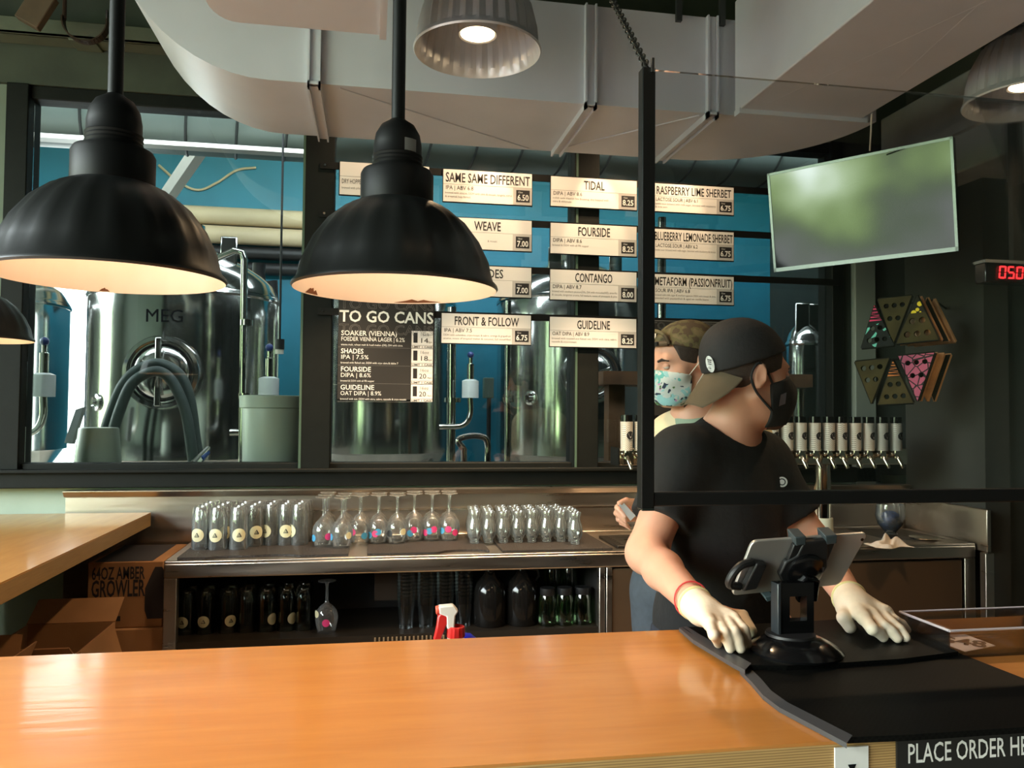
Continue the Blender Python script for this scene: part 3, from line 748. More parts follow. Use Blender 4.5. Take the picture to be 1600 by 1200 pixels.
o = mk.build('shelf_vent', mat('pale_slots', lin(150, 130, 100), 0.5), t)
# right end splash and corner trim
MB().box(2.555, 3.00, CZ-0.03, 2.575, 3.53, 1.10).build('end_splash', STEELW, t, bevel=0.004)
MB().box(2.535, 2.985, 0, 2.575, 3.02, CZ-0.03).build('upright', STEELW, t, bevel=0.003)

# perforated drip mats on the counter
DRIP = mat('black_rubber_drip_mat', lin(38, 32, 28), 0.55, bump=0.6, bscale=160)
pm = [(268, 873, 500, 868, 'left of three, under the tumblers'), (519, 866, 728, 858, 'middle of three, under the stemmed glasses'), (735, 866, 935, 858, 'right of three, under the small tulip glasses')]
xsl = [(-0.705, -0.06), (-0.03, 0.475), (0.485, 0.965)]
for k, ((a, b), q) in enumerate(zip(xsl, pm)):
    m = MB(); n = 24
    bite = [(-0.35, 0.09, 0.03), (-0.5, 0.07, 0.02)] if k == 0 else ([(0.36, 0.10, 0.045)] if k == 1 else [])
    front = []
    for i in range(n+1):
        x = a+0.02+(b-a-0.04)*i/n; y = CY0+0.018
        for (bx_, w, h) in bite:
            d = abs(x-bx_)/w
            if d < 1: y += h*math.sqrt(1-d*d)
        front.append((x, y, CZ+0.0006))
    m.prism(front + [(b-0.02, 3.49, CZ+0.0006), (a+0.02, 3.49, CZ+0.0006)], (0, 0, 0.008))
    o = m.build('drip_mat', DRIP); tag(o, 'black rubber drip mat on the steel counter, ' + q[4], 'mat', 'counter drip mats')

# ------------------------------------------------------------------ glassware on the back counter
GZ = CZ+0.0088
DISC = mat('cream_printed_disc', lin(228, 222, 180), 0.5)
GREY = mat('black_print', lin(40, 40, 40), 0.5)
def tri_mark(parent, c, R, ang, m, size, dz, name='triangle_mark'):
    # small triangle with bars, wrapped flat on the glass facing the angle ang
    n_ = Vector((math.sin(ang), -math.cos(ang), 0)); u = Vector((math.cos(ang), math.sin(ang), 0)); o = Vector(c)+n_*R+Vector((0, 0, dz))
    mb = MB(); p = lambda x, z: o+u*x+Vector((0, 0, z))+n_*0.0012
    s = size
    def bar(x0, z0, x1, z1, w):
        d = Vector((x1-x0, z1-z0)).normalized(); q = Vector((-d.y, d.x))*w
        mb.add([p(x0-q.x, z0-q.y), p(x1-q.x, z1-q.y), p(x1+q.x, z1+q.y), p(x0+q.x, z0+q.y)], [(0, 1, 2, 3)])
    bar(-s*.6, -s*.45, s*.6, -s*.45, s*.09); bar(-s*.6, -s*.45, 0, s*.62, s*.05); bar(0, s*.62, s*.6, -s*.45, s*.12)
    bar(-s*.35, -s*.2, s*.4, -s*.2, s*.05); bar(-s*.22, s*.05, s*.28, s*.05, s*.05)
    return mb.build(name, m, parent, smooth=0)
def disc(parent, c, R, ang, m, rad, dz, name='printed_disc'):
    # round decal bent round the glass of radius R
    mb = MB(); n = 24; vs = [None]; vs = []
    def P(x, z):
        th = ang + x/R
        return (c[0]+math.sin(th)*(R+0.0008), c[1]-math.cos(th)*(R+0.0008), c[2]+dz+z)
    rings = 4
    vs.append(P(0, 0))
    for k in range(1, rings+1):
        for i in range(n): vs.append(P(rad*k/rings*math.cos(2*math.pi*i/n), rad*k/rings*math.sin(2*math.pi*i/n)))
    fs = [(0, 1+i, 1+(i+1) % n) for i in range(n)]
    for k in range(rings-1):
        a = 1+k*n; b = a+n
        fs += [(a+i, b+i, b+(i+1) % n, a+(i+1) % n) for i in range(n)]
    return mb.add(vs, fs).build(name, m, parent)
def tumbler_mesh(H=0.160, rt=0.0345, rb=0.0310):
    # upside-down pint glass: open rim on the mat, thick base on top
    return [(rt, 0), (rt+0.001, 0.004), (rt-0.002, H*0.25), (rb+0.004, H*0.7), (rb, H*0.93), (rb-0.003, H), (rb-0.010, H-0.004), (rb-0.014, H-0.012), (rb-0.005, H-0.024), (rb+0.0005, H*0.68), (rt-0.004, H*0.25), (rt-0.002, 0.001)]
ROWN = ['front', 'second', 'third', 'back']
def ordinal(k): return ['first', 'second', 'third', 'fourth', 'fifth', 'sixth', 'seventh', 'eighth', 'ninth', 'tenth', 'eleventh', 'twelfth', 'thirteenth'][k]
G0 = thing('pint_glass', 'x', 'glass', (0, 0, 0))
MB().lathe(tumbler_mesh(), (0, 0, 0), 28, close=True).build('glass_body', TUMBLER, G0, smooth=60)
index_kids(G0)
first = True
px = [314, 341, 372, 399, 424, 447, 468]
ang0 = [-0.1, 0.0, 0.35, 0.45, -0.55, 0.2, -0.9]
y0s = [3.262, 3.248, 3.248, 3.315, 3.335, 3.33, 3.325]
for r_ in range(4):
    for c_ in range(7):
        y = y0s[c_]+r_*0.0695
        if y > 3.49: continue
        x = at(px[c_], 855, y0s[c_]).x + r_*0.003 + random.uniform(-.003, .003)
        g = G0 if first else copy_tree(G0); first = False
        g.location = (x, y, GZ)
        tag(g, 'upside-down pint glass on the left drip mat, %s row, %s from the left' % (ROWN[r_], ordinal(c_)), 'glass', 'pint glasses on the back counter')
        if r_ == 0 or (r_ == 1 and c_ % 2):
            a = ang0[c_]+r_*0.7 - 0.15; 
            d = disc(g, (x, y, GZ), 0.0344, a, DISC, 0.0255, 0.056)
            k = tri_mark(g, (x, y, GZ), 0.0344, a, GREY, 0.014, 0.056)
# stemmed glasses standing upside down
WINE = [(0.034, 0), (0.037, 0.002), (0.046, 0.045), (0.048, 0.065), (0.043, 0.088), (0.028, 0.110), (0.010, 0.122), (0.0055, 0.135), (0.005, 0.19), (0.008, 0.206), (0.030, 0.2115), (0.037, 0.213), (0.037, 0.2155), (0.006, 0.2155), (0.001, 0.2155)]
WINE = [(r*0.90, z*0.90) for r, z in WINE]
DB = mat('blue_printed_disc', lin(70, 150, 190), 0.5); DP = mat('pink_printed_disc', lin(214, 62, 120), 0.5)
S0 = thing('stemmed_glass', 'x', 'glass', (0, 0, 0))
MB().lathe(WINE, (0, 0, 0), 28).build('bowl', TUMBLER, S0, smooth=60)
index_kids(S0)
wpx = [505, 534, 562, 591, 620, 647, 675, 702]
rows = [3, 3, 2, 2, 2, 2, 2, 2]
first = True
for c_ in range(8):
    for r_ in range(rows[c_]):
        y = [3.268, 3.235, 3.318, 3.32, 3.311, 3.362, 3.366, 3.362][c_] + r_*0.087
        x = at(wpx[c_], 850, y-r_*0.087).x + r_*0.004
        g = S0 if first else copy_tree(S0); first = False
        g.location = (x, y, GZ)
        rw = '' if rows[c_] == 1 else ', %s glass' % ('front', 'next', 'rear')[r_]
        tag(g, 'upside-down stemmed glass, middle mat, %s column from the left%s' % (ordinal(c_), rw), 'glass', 'stemmed glasses on the back counter')
        if r_ == 0:
            seq = [(DB, -0.8), (DP, 0.7)] if c_ in (0,) else [(DB, -1.0), (DISC, 0.9)] if c_ == 1 else [(DP, -0.5), (DB, 0.65)] if c_ == 2 else [(DB, -0.75), (DP, -0.12), (DB, 0.15)] if c_ == 3 else [(GREY, -0.6), (DISC, 0.8)] if c_ == 4 else [(DP, 0.1), (DB, -0.25)] if c_ == 5 else [(DP, -0.6), (DB, -0.15), (DP, 0.3)] if c_ == 6 else [(DB, -0.7), (DP, 0.0), (DP, 0.7)]
            for q, (m, a) in enumerate(seq):
                disc(g, (x, y, GZ), 0.0428, a-0.2, m, 0.0135, 0.042+0.007*((q*7+c_) % 3-1))
# little tulip tasters, standing upright in close rows
TUL = [(r*0.92, z*1.18) for r, z in [(0.001, 0), (0.019, 0.0), (0.021, 0.004), (0.019, 0.010), (0.030, 0.025), (0.034, 0.042), (0.031, 0.060), (0.023, 0.078), (0.021, 0.090), (0.027, 0.108), (0.026, 0.109), (0.019, 0.090), (0.021, 0.077), (0.029, 0.059), (0.032, 0.042), (0.027, 0.026), (0.012, 0.014), (0.001, 0.013)]]
L0 = thing('taster_glass', 'x', 'glass', (0, 0, 0))
MB().lathe(TUL, (0, 0, 0), 22).build('glass_body', TUMBLER, L0, smooth=60)
index_kids(L0)
first = True
for r_ in range(4):
    for c_ in range(8):
        y = 3.268+r_*0.0635-(0.07 if c_ == 7 else 0)
        x = at(742+c_*22.4, 850, y-r_*0.0635).x + r_*0.004 + random.uniform(-.003, .003)
        g = L0 if first else copy_tree(L0); first = False
        g.location = (x, y, GZ)
        tag(g, 'small tulip taster glass on the right drip mat, %s row, %s from the left' % (['front', 'second', 'third', 'back'][r_], ordinal(c_)), 'glass', 'tulip taster glasses')

# ------------------------------------------------------------------ glasses and jars in the shelf bays
DKGL = glassy('shaded_shelf_glass', (0.72, 0.78, 0.74), 0.02, 0.06, 0.8)  # pint glass again, the bay's shade put into a darker tint
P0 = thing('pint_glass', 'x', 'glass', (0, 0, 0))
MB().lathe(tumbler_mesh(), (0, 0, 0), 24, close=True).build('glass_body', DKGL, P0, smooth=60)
index_kids(P0); first = True
spx = [290, 320, 356, 385, 416, 447, 474]
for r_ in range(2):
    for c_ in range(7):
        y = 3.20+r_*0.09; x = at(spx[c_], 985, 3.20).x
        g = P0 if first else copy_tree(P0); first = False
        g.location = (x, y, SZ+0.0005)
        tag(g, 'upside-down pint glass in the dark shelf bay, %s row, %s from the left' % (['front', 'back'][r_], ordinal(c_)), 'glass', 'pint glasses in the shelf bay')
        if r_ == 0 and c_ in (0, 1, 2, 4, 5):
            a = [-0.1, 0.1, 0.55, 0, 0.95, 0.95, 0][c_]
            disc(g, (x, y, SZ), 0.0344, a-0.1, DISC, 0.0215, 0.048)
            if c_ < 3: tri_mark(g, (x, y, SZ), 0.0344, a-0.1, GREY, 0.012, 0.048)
g = copy_tree(S0); c = at(510, 980, 3.14); g.location = (c.x, 3.14, SZ+0.0005)
tag(g, 'lone upside-down stemmed glass in the dark shelf bay beside the pints', 'glass')
disc(g, (c.x, 3.14, SZ), 0.0428, 0.0, DP, 0.014, 0.045); disc(g, (c.x, 3.14, SZ), 0.0428, -1.0, DISC, 0.014, 0.075)
# tall stacks of clear cups
CUP = glassy('smoky_plastic_cup', (0.62, 0.66, 0.66), 0.05, 0.15, 0.7)
def cup_stack(px, y, n, lab):
    c = at(px, 985, y); t = thing('cup_stack', lab, 'cups', (c.x, y, SZ), 'cup stacks in the shelf bay')
    m = MB(); prof = [(0.001, 0.001), (0.026, 0.0), (0.0345, 0.118), (0.037, 0.120), (0.037, 0.124)]
    m.lathe(prof, (c.x, y, SZ), 24); m.build('cup', CUP, t)
    for k in range(1, n): MB().lathe([(0.0332, 0.104), (0.0345, 0.118), (0.037, 0.120), (0.037, 0.124)], (c.x, y, SZ+0.014*k), 24).build('cup', CUP, t)
for px_, lab in ((634, 'first stack of clear cups in the shelf bay behind the spray bottle, from the left'), (665, 'second stack of clear cups in the shelf bay, left behind the spray bottle'), (695, 'stack of clear cups in the shelf bay directly behind the spray bottle'), (724, 'stack of clear cups in the shelf bay right of the spray bottle')):
    cup_stack(px_, 3.17, 9, lab)
AMB = mat('dark_amber_bottle_glass', lin(24, 22, 20), 0.12)
for px_, lab, h in ((765, 'dark squat growler jug in the shelf bay, left of two', 0.0), (815, 'dark squat growler jug in the shelf bay, right of two', 0.012)):
    c = at(px_, 985, 3.17)
    t = thing('growler', lab, 'jug', (c.x, 3.17, SZ), 'growlers in the shelf bay')
    MB().lathe([(0.001, 0), (0.062, 0), (0.066, 0.006), (0.066, 0.13), (0.055, 0.165), (0.028, 0.195), (0.022, 0.215), (0.022, 0.235)], (c.x, 3.17, SZ), 32).build('body', AMB, t)
    MB().lathe([(0.024, 0.218), (0.026, 0.220), (0.026, 0.245), (0.001, 0.247)], (c.x, 3.17, SZ), 24).build('cap', BLACKP, t)
    if h: 
        pts = [(c.x+0.024, 3.17, SZ+0.215), (c.x+0.06, 3.165, SZ+0.21), (c.x+0.068, 3.165, SZ+0.185), (c.x+0.055, 3.165, SZ+0.168)]
        MB().tube(pts, 0.006, 8).build('handle', AMB, t)
GRNB = glassy('green_tinted_jar', (0.55, 0.70, 0.50), 0.05, 0.08, 0.8)
for k, (px_, y) in enumerate(((855, 3.13), (882, 3.13), (910, 3.13), (862, 3.28), (889, 3.28))):
    c = at(px_, 985, y)
    t = thing('small_jar', ['green tinted jar in the shelf bay, front row, left of three', 'green tinted jar in the shelf bay, front row, middle of three', 'green tinted jar in the shelf bay, front row, right of three', 'green tinted jar at the back of the shelf bay, left one', 'green tinted jar at the back of the shelf bay, right one'][k], 'jar', (c.x, y, SZ), 'jars in the shelf bay')
    hh = 0.0 if k < 3 else 0.09
    MB().lathe([(0.001, 0), (0.033, 0), (0.035, 0.005), (0.035, 0.10+hh), (0.028, 0.12+hh), (0.026, 0.13+hh)], (c.x, y, SZ), 24).build('jar_body', GRNB, t)
    MB().lathe([(0.029, 0.118+hh), (0.030, 0.12+hh), (0.030, 0.145+hh), (0.001, 0.146+hh)], (c.x, y, SZ), 20).build('lid', BLACKP, t)

# ------------------------------------------------------------------ cartons under the side counter
CARD = mat('brown_cardboard', lin(150, 108, 70), 0.85, noise=0.08, nscale=10)
CARDI = mat('printed_dark_ink', lin(34, 30, 34), 0.8)
bx0 = at(137, 900, 3.12).x; bx1 = xl-0.016; bz1 = at(200, 878, 3.12).z; bz0 = at(200, 981, 3.12).z
t = thing('growler_carton', 'brown carton printed 64OZ AMBER GROWLER under the side counter', 'box', (bx0+0.15, 3.2, bz0))
MB().box(bx0, 3.12, bz0, bx1, 3.5, bz1).build('carton', CARD, t, bevel=0.003)
text('lettering', '64OZ AMBER', (at(143, 908, 3.12).x, 3.12, at(143, 906, 3.12).z), (1, 0, 0), (0, 0, 1), 0.045, CARDI, t, width=at(226, 908, 3.12).x-at(143, 908, 3.12).x, bold=0.02)
text('lettering', 'GROWLER', (at(142, 935, 3.12).x, 3.12, at(142, 933, 3.12).z), (1, 0, 0), (0, 0, 1), 0.060, CARDI, t, width=at(226, 908, 3.12).x-at(142, 908, 3.12).x, bold=0.02)
gx = at(247, 930, 3.12).x
sil = [(gx-0.035, bz0+0.03), (gx-0.045, bz0+0.06), (gx-0.045, bz0+0.14), (gx-0.02, bz0+0.20), (gx-0.012, bz1-0.02), (gx+0.012, bz1-0.02), (gx+0.02, bz0+0.20), (gx+0.035, bz0+0.15), (gx+0.035, bz0+0.03)]
MB().prism([(x, 3.1192, z) for x, z in sil], (0, 0.0006, 0)).build('jug_print', CARDI, t, smooth=0)
MB().box(at(142, 970, 3.12).x, 3.1192, at(142, 972, 3.12).z, at(188, 970, 3.12).x, 3.1198, at(142, 964, 3.12).z).build('print_bar', CARDI, t)
MB().box(bx0+0.02, 3.13, bz1-0.001, bx1-0.04, 3.49, bz1+0.001).build('top_print', CARDI, t)
o = MB().box(bx0-0.02, 3.10, 0, bx1+0.01, 3.51, bz0-0.001).build('carton', CARD, bevel=0.003)
tag(o, 'plain brown carton beneath the printed growler carton', 'box')
def open_box(x0, y0, x1, y1, z0, z1, lab, flaps):
    t = thing('open_carton', lab, 'box', ((x0+x1)/2, (y0+y1)/2, z0), 'open cartons under the side counter')
    m = MB(); w = 0.005
    m.box(x0, y0, z0, x1, y0+w, z1).box(x0, y1-w, z0, x1, y1, z1).box(x0, y0+w, z0, x0+w, y1-w, z1).box(x1-w, y0+w, z0, x1, y1-w, z1).box(x0+w, y0+w, z0, x1-w, y1-w, z0+w)
    m.build('carton', CARD, t)
    for (p, q, d) in flaps:
        p = Vector(p); q = Vector(q); d = Vector(d); n_ = (q-p).cross(d).normalized()*0.004
        MB().prism([p, q, q+d, p+d], n_).build('flap', CARD, t)
zb_ = at(150, 985, 2.8).z
open_box(-1.14, 2.62, -0.86, 2.98, 0, zb_-0.02, 'open brown carton in front of the growler carton', [((-1.14, 2.98, zb_-0.02), (-0.86, 2.98, zb_-0.02), (0.0, 0.10, 0.06)), ((-1.13, 2.62, zb_-0.02), (-0.87, 2.62, zb_-0.02), (0.0, -0.04, 0.03)), ((-0.86, 2.64, zb_-0.02), (-0.86, 2.96, zb_-0.02), (0.03, 0.0, -0.10))])
open_box(-1.50, 2.25, -0.98, 2.55, 0, zb_-0.06, 'wide open brown carton at the lower left edge behind the bar', [((-1.48, 2.55, zb_-0.06), (-1.0, 2.55, zb_-0.06), (0.0, 0.04, 0.11)), ((-0.98, 2.28, zb_-0.06), (-0.98, 2.52, zb_-0.06), (0.03, 0.03, 0.10))])

# ------------------------------------------------------------------ spray bottle and cleaner behind the bar
RED = mat('red_plastic', lin(206, 44, 40), 0.35); WPL = mat('white_bottle_plastic', lin(226, 222, 214), 0.4)
o = MB().box(-0.35, 1.60, 0.80, 0.40, 1.92, 0.83).box(-0.33, 1.62, 0, -0.29, 1.66, 0.80).box(0.34, 1.62, 0, 0.38, 1.66, 0.80).box(-0.33, 1.86, 0, -0.29, 1.90, 0.80).box(0.34, 1.86, 0, 0.38, 1.90, 0.80).build('under_bar_shelf', STEEL, bevel=0.003)
tag(o, 'steel shelf behind the bar carrying the spray bottle', 'shelf')
c = at(712, 995, 1.76); b = Vector((c.x, 1.76, 0.83))
t = thing('spray_bottle', 'red and white trigger spray bottle standing behind the bar', 'spray bottle', b)
MB().lathe([(0.001, 0), (0.036, 0), (0.038, 0.01), (0.038, 0.10), (0.022, 0.155), (0.018, c.z-0.83)], b, 28).build('bottle', WPL, t)
zc = c.z
MB().lathe([(0.019, zc-0.83), (0.020, zc-0.83+0.002), (0.019, zc-0.83+0.022), (0.016, zc-0.83+0.024)], b, 28, mod=lambda a, j: 1+0.03*math.cos(14*a)).build('collar', RED, t)
hz = at(705, 944, 1.76).z
def sp(px_, py_): q = at(px_, py_, 1.76); return Vector((q.x, 1.76, q.z))
hd_ = MB(); w = Vector((0, 0.011, 0))
hd_.prism([p-w for p in (sp(685, 946), sp(708, 944), sp(716, 953), sp(711, 961), sp(710, 980), sp(698, 982), sp(697, 962), sp(686, 958))], w*2)
hd_.build('spray_head', WPL, t, bevel=0.003)
tr_ = MB(); w = Vector((0, 0.009, 0))
tr_.prism([p-w for p in (sp(690, 955), sp(702, 953), sp(704, 966), sp(697, 976), sp(688, 1000), sp(677, 1000), sp(682, 978), sp(684, 962))], w*2)
tr_.build('trigger', RED, t, bevel=0.003)
MB().cyl(sp(694, 952), sp(681, 953.5), 0.0095, n=16).build('nozzle', mat('orange_red_nozzle', lin(232, 92, 70), 0.35), t, bevel=0.002)
c = at(728, 994, 1.84)
t = thing('cleaner_bottle', 'blue capped white bottle lying just right of the spray bottle', 'bottle', (c.x, 1.84, 0.83))
b = Vector((c.x, 1.84, 0.83))
MB().lathe([(0.001, 0), (0.034, 0), (0.036, 0.008), (0.036, 0.09), (0.016, 0.12), (0.016, c.z-0.83-0.006)], b, 24).build('bottle', WPL, t)
q = Vector((c.x-0.010, 1.84, c.z-0.004))
MB().tube([q+Vector((-0.008, 0, -0.014)), q+Vector((0, 0, 0.002)), q+Vector((0.018, 0, 0.0)), q+Vector((0.03, 0, -0.006))], [0.013, 0.013, 0.011, 0.007], 14).build('cap', mat('bright_blue_plastic', lin(28, 40, 200), 0.35), t)
MB().tube([q+Vector((0.03, 0, -0.006)), q+Vector((0.036, 0, -0.009))], 0.005, 10).build('spout', WPL, t)
# ------------------------------------------------------------------ menu boards on black rails
BOARDW = mat('white_laminated_board', lin(226, 222, 220), 0.35)
INK = mat('black_sign_ink', lin(34, 32, 34), 0.5)
INKG = mat('grey_sign_ink', lin(120, 116, 114), 0.6)
SHADE = mat('light_grey_panel_print', lin(186, 182, 180), 0.45)
YS = 3.525
rail_z = [at(515, 259.5, 3.54).z, at(507, 334.5, 3.54).z, None, at(513, 487, 3.54).z]
rail_z[2] = (rail_z[1]+rail_z[3])/2
xr0 = at(500, 300, 3.54).x; xr1 = wx1+0.02
for k, z in enumerate(rail_z):
    t = thing('menu_rail', 'black horizontal sign rail, %s of four down the window' % ordinal(k), 'rail', ((xr0+xr1)/2, 3.53, z), 'menu board rails')
    e_ = xr1 if k < 3 else at(1150, 490, 3.53).x
    MB().box(xr0, 3.528, z-0.015, e_, 3.538, z+0.015).build('bar', BLACKM, t)
    MB().cyl((xr0+0.02, 3.528, z), (xr0+0.02, 3.524, z), 0.005, n=10).build('bolt', CHROME, t)
X_, Z_ = Vector((1, 0, 0)), Vector((0, 0, 1))
def menu_board(x0, x1, zt, h, label, title, style, lines, price, oz='12oz', tw=None, tilt=0.0):
    t = thing('menu_board', label, 'menu board', ((x0+x1)/2, YS, zt-h), 'white beer menu boards')
    w = x1-x0
    MB().box(x0, YS-0.006, zt-h, x1, YS+0.002, zt).build('board', BOARDW, t)
    MB().box(x0-0.003, YS-0.004, zt-h-0.004, x1+0.003, YS+0.0028, zt+0.002).build('backing', BLACKM, t)
    y = YS-0.0062
    zl = zt-h*0.455
    if title:
        text('title_lettering', title, ((x0+x1)/2, y, zt-h*0.385), X_, Z_, h*0.30, INK, t, width=(tw or 0.5)*w, align='CENTER', bold=0.012)
    MB().box(x0, y-0.0003, zl-0.0005, x1, y+0.0002, zl+0.0005).build('rule', INKG, t)
    xp = x1-w*0.215
    MB().box(xp, y-0.0003, zt-h+0.001, x1-0.001, y+0.0002, zl-0.001).build('price_panel', SHADE, t)
    q0, q1, z0_, z1_ = xp+w*0.035, x1-w*0.025, zt-h*0.91, zt-h*0.53
    MB().box(q0, y-0.0008, z0_, q1, y+0.0001, z1_).build('price_tag', INK, t)
    text('price_lettering', price, ((q0+q1)/2, y-0.0008, z0_+h*0.055), X_, Z_, h*0.19, WHITEINK, t, width=(q1-q0)*0.82, align='CENTER', bold=0.02)
    text('size_lettering', oz, (q0+0.008, y-0.0008, z1_-h*0.095), X_, Z_, h*0.055, WHITEINK, t)
    if style: text('style_lettering', style, (x0+w*0.025, y, zl-h*0.17), X_, Z_, h*0.13, INK, t, width=w*0.0235*len(style))
    for k, l in enumerate(lines):
        text('small_lettering', l, (x0+w*(0.50 if l == '& mosaic' else 0.02), y, zl-h*(0.30+0.115*k)), X_, Z_, h*0.068, INKG, t, width=min(w*0.75, w*0.0135*len(l)))
S = 3.525/3.3
c2 = (0.277*S, 0.651*S); c3 = (0.733*S, 1.112*S); c4 = (1.188*S, 1.558*S)
rz = [1.5+v*S for v in (0.994, 0.795, 0.597, 0.396)]
H1, H2, H3 = 0.138, 0.130, 0.126
menu_board(c2[0], c2[1], rz[0]+0.003, 0.143, 'white menu board lettered SAME SAME DIFFERENT, top of the second column', 'SAME SAME DIFFERENT', 'IPA | ABV 6.8', ['brewed with simcoe, DDH with citra & mosaic, tangelo, citrus', '& tropical hop forest'], '6.50', tw=0.95)
menu_board(c2[0], c2[1], rz[1]+0.003, 0.138, 'white menu board lettered WEAVE, second down beside the right black lamp', 'WEAVE', None, ['& mosaic'], '7.00', '16oz', tw=0.30)
menu_board(c2[0], c2[1], rz[2]+0.002, 0.134, 'white menu board ending in DES, third down beside the right black lamp', 'SHADES', None, [], '7.00', '16oz', tw=0.36)
menu_board(c2[0], c2[1], rz[3]+0.002, 0.131, 'white menu board lettered FRONT & FOLLOW, right of the black to-go board', 'FRONT & FOLLOW', 'IPA | ABV 7.5', ['DDH with columbus, cryo-mosaic & sabro, orange & grapefruit', 'aroma, notes of tropical melon & coconut, full mouthfeel'], '6.75', tw=0.72)
menu_board(c3[0], c3[1], rz[0], 0.135, 'white menu board lettered TIDAL, top of the third column', 'TIDAL', 'DIPA | ABV 8.6', ['collab with Vitamin Sea Brewing, dry hopped with', 'citra & eldorado'], '8.25', tw=0.24)
menu_board(c3[0], c3[1], rz[1], 0.138, 'white menu board lettered FOURSIDE, second down in the third column', 'FOURSIDE', 'DIPA | ABV 8.6', ['brewed & DDH with all PB copper'], '8.25', tw=0.37)
menu_board(c3[0], c3[1], rz[2], 0.136, 'white menu board lettered CONTANGO, third down in the third column', 'CONTANGO', 'DIPA | ABV 8.7', ['brewed with southern passion(ZA), DH with motueka(NZ), amarillo', '& cascade, tangerine aroma, full texture, notes of pineapple & pine'], '8.00', tw=0.43)
menu_board(c3[0], c3[1], rz[3], 0.133, 'white menu board lettered GUIDELINE, bottom of the third column', 'GUIDELINE', 'OAT DIPA | ABV 8.9', ['brewed with toasted and flaked oat, DDH with citra, sabro,', 'cascade & cryo-mosaic'], '8.25', tw=0.38)
menu_board(c4[0], c4[1], rz[0]-0.004, 0.130, 'white menu board lettered RASPBERRY LIME SHERBET behind the clear shield', 'RASPBERRY LIME SHERBET', 'LACTOSE SOUR | ABV 6.1', ['kettle sour brewed with milk sugar, blended with raspberry', '& lime zest'], '6.75', tw=0.93)
menu_board(c4[0], c4[1], rz[1]-0.004, 0.134, 'white menu board lettered BLUEBERRY LEMONADE SHERBET behind the clear shield', 'BLUEBERRY LEMONADE SHERBET', 'LACTOSE SOUR | ABV 6.2', ['kettle sour brewed with milk sugar, blended with blueberry & lemon'], '6.75', tw=0.97)
menu_board(c4[0], c4[1], rz[2]-0.003, 0.132, 'white menu board lettered METAFORM (PASSIONFRUIT) behind the clear shield', 'METAFORM (PASSIONFRUIT)', 'SOUR IPA | ABV 6.8', ['brewed with milk sugar & southern passion, DDH with mosaic & citra,', 'blended with passionfruit & aged on vanilla beans'], '6.75', tw=0.96)
# first column, mostly behind the lamp
x0 = at(531, 280, YS).x; x1 = x0+0.385; zt = at(531, 253, YS).z; h = zt-at(531, 304, YS).z
t = thing('menu_board', 'white menu board starting DRY HOPPED, half hidden behind the right black lamp', 'menu board', ((x0+x1)/2, YS, zt-h), 'white beer menu boards')
MB().box(x0, YS-0.006, zt-h, x1, YS+0.002, zt).build('board', BOARDW, t)
MB().box(x0-0.004, YS-0.004, zt-h-0.004, x1+0.003, YS+0.0028, zt+0.002).build('backing', BLACKM, t)
MB().box(x0, YS-0.0066, zt-h*0.44, x1, YS-0.006, zt-h*0.432).build('rule', INKG, t)
text('style_lettering', 'DRY HOPPED', (x0+0.008, YS-0.0062, zt-h*0.66), X_, Z_, h*0.15, INK, t, width=0.092)
text('small_lettering', 'brewed with pilsner malt', (x0+0.008, YS-0.0062, zt-h*0.82), X_, Z_, h*0.07, INKG, t, width=0.115)
# to-go board
SLATE = mat('black_menu_print', lin(44, 42, 41), 0.45)
x0 = at(528, 560, YS).x; x1 = at(677, 560, YS).x; zt = at(600, 452, YS).z; zb2 = at(600, 624, YS).z
t = thing('menu_board', 'black to-go cans board hanging below the right black lamp', 'menu board', ((x0+x1)/2, YS, zb2))
MB().box(x0, YS-0.006, zb2, x1, YS+0.002, zt).build('board', SLATE, t)
MB().box(x0-0.001, YS+0.002, zb2-0.006, x1+0.004, YS+0.0028, zt).build('backing', BLACKM, t)
y = YS-0.0063; w = x1-x0
def L(py): return at(600, py, YS).z
text('title_lettering', 'TO GO CANS', (x0+0.004, y, L(504)), X_, Z_, 0.050, WHITEINK, t, width=w-0.006, bold=0.02)
for py in (484, 523): text('outline_lettering', 'TO GO CANS', (x0+0.004, y, L(py)), X_, Z_, 0.044, INKG, t, width=w-0.006, outline=True)
rowsT = [(526, 'SOAKER (VIENNA)', 'FOEDER VIENNA LAGER | 6.2%', 'vienna malt, wheat malt & huell melon (DE), DH with citra', '14'),
         (554, 'SHADES', 'IPA | 7.5%', 'brewed with flaked oat, DDH with cryo citra & idaho 7', '18'),
         (582, 'FOURSIDE', 'DIPA | 8.6%', 'brewed & DDH with all PB copper', '20'),
         (610, 'GUIDELINE', 'OAT DIPA | 8.9%', 'brewed with oat, DDH with citra, sabro, cascade & cryo mosaic', '20')]
pitch = L(526)-L(554)
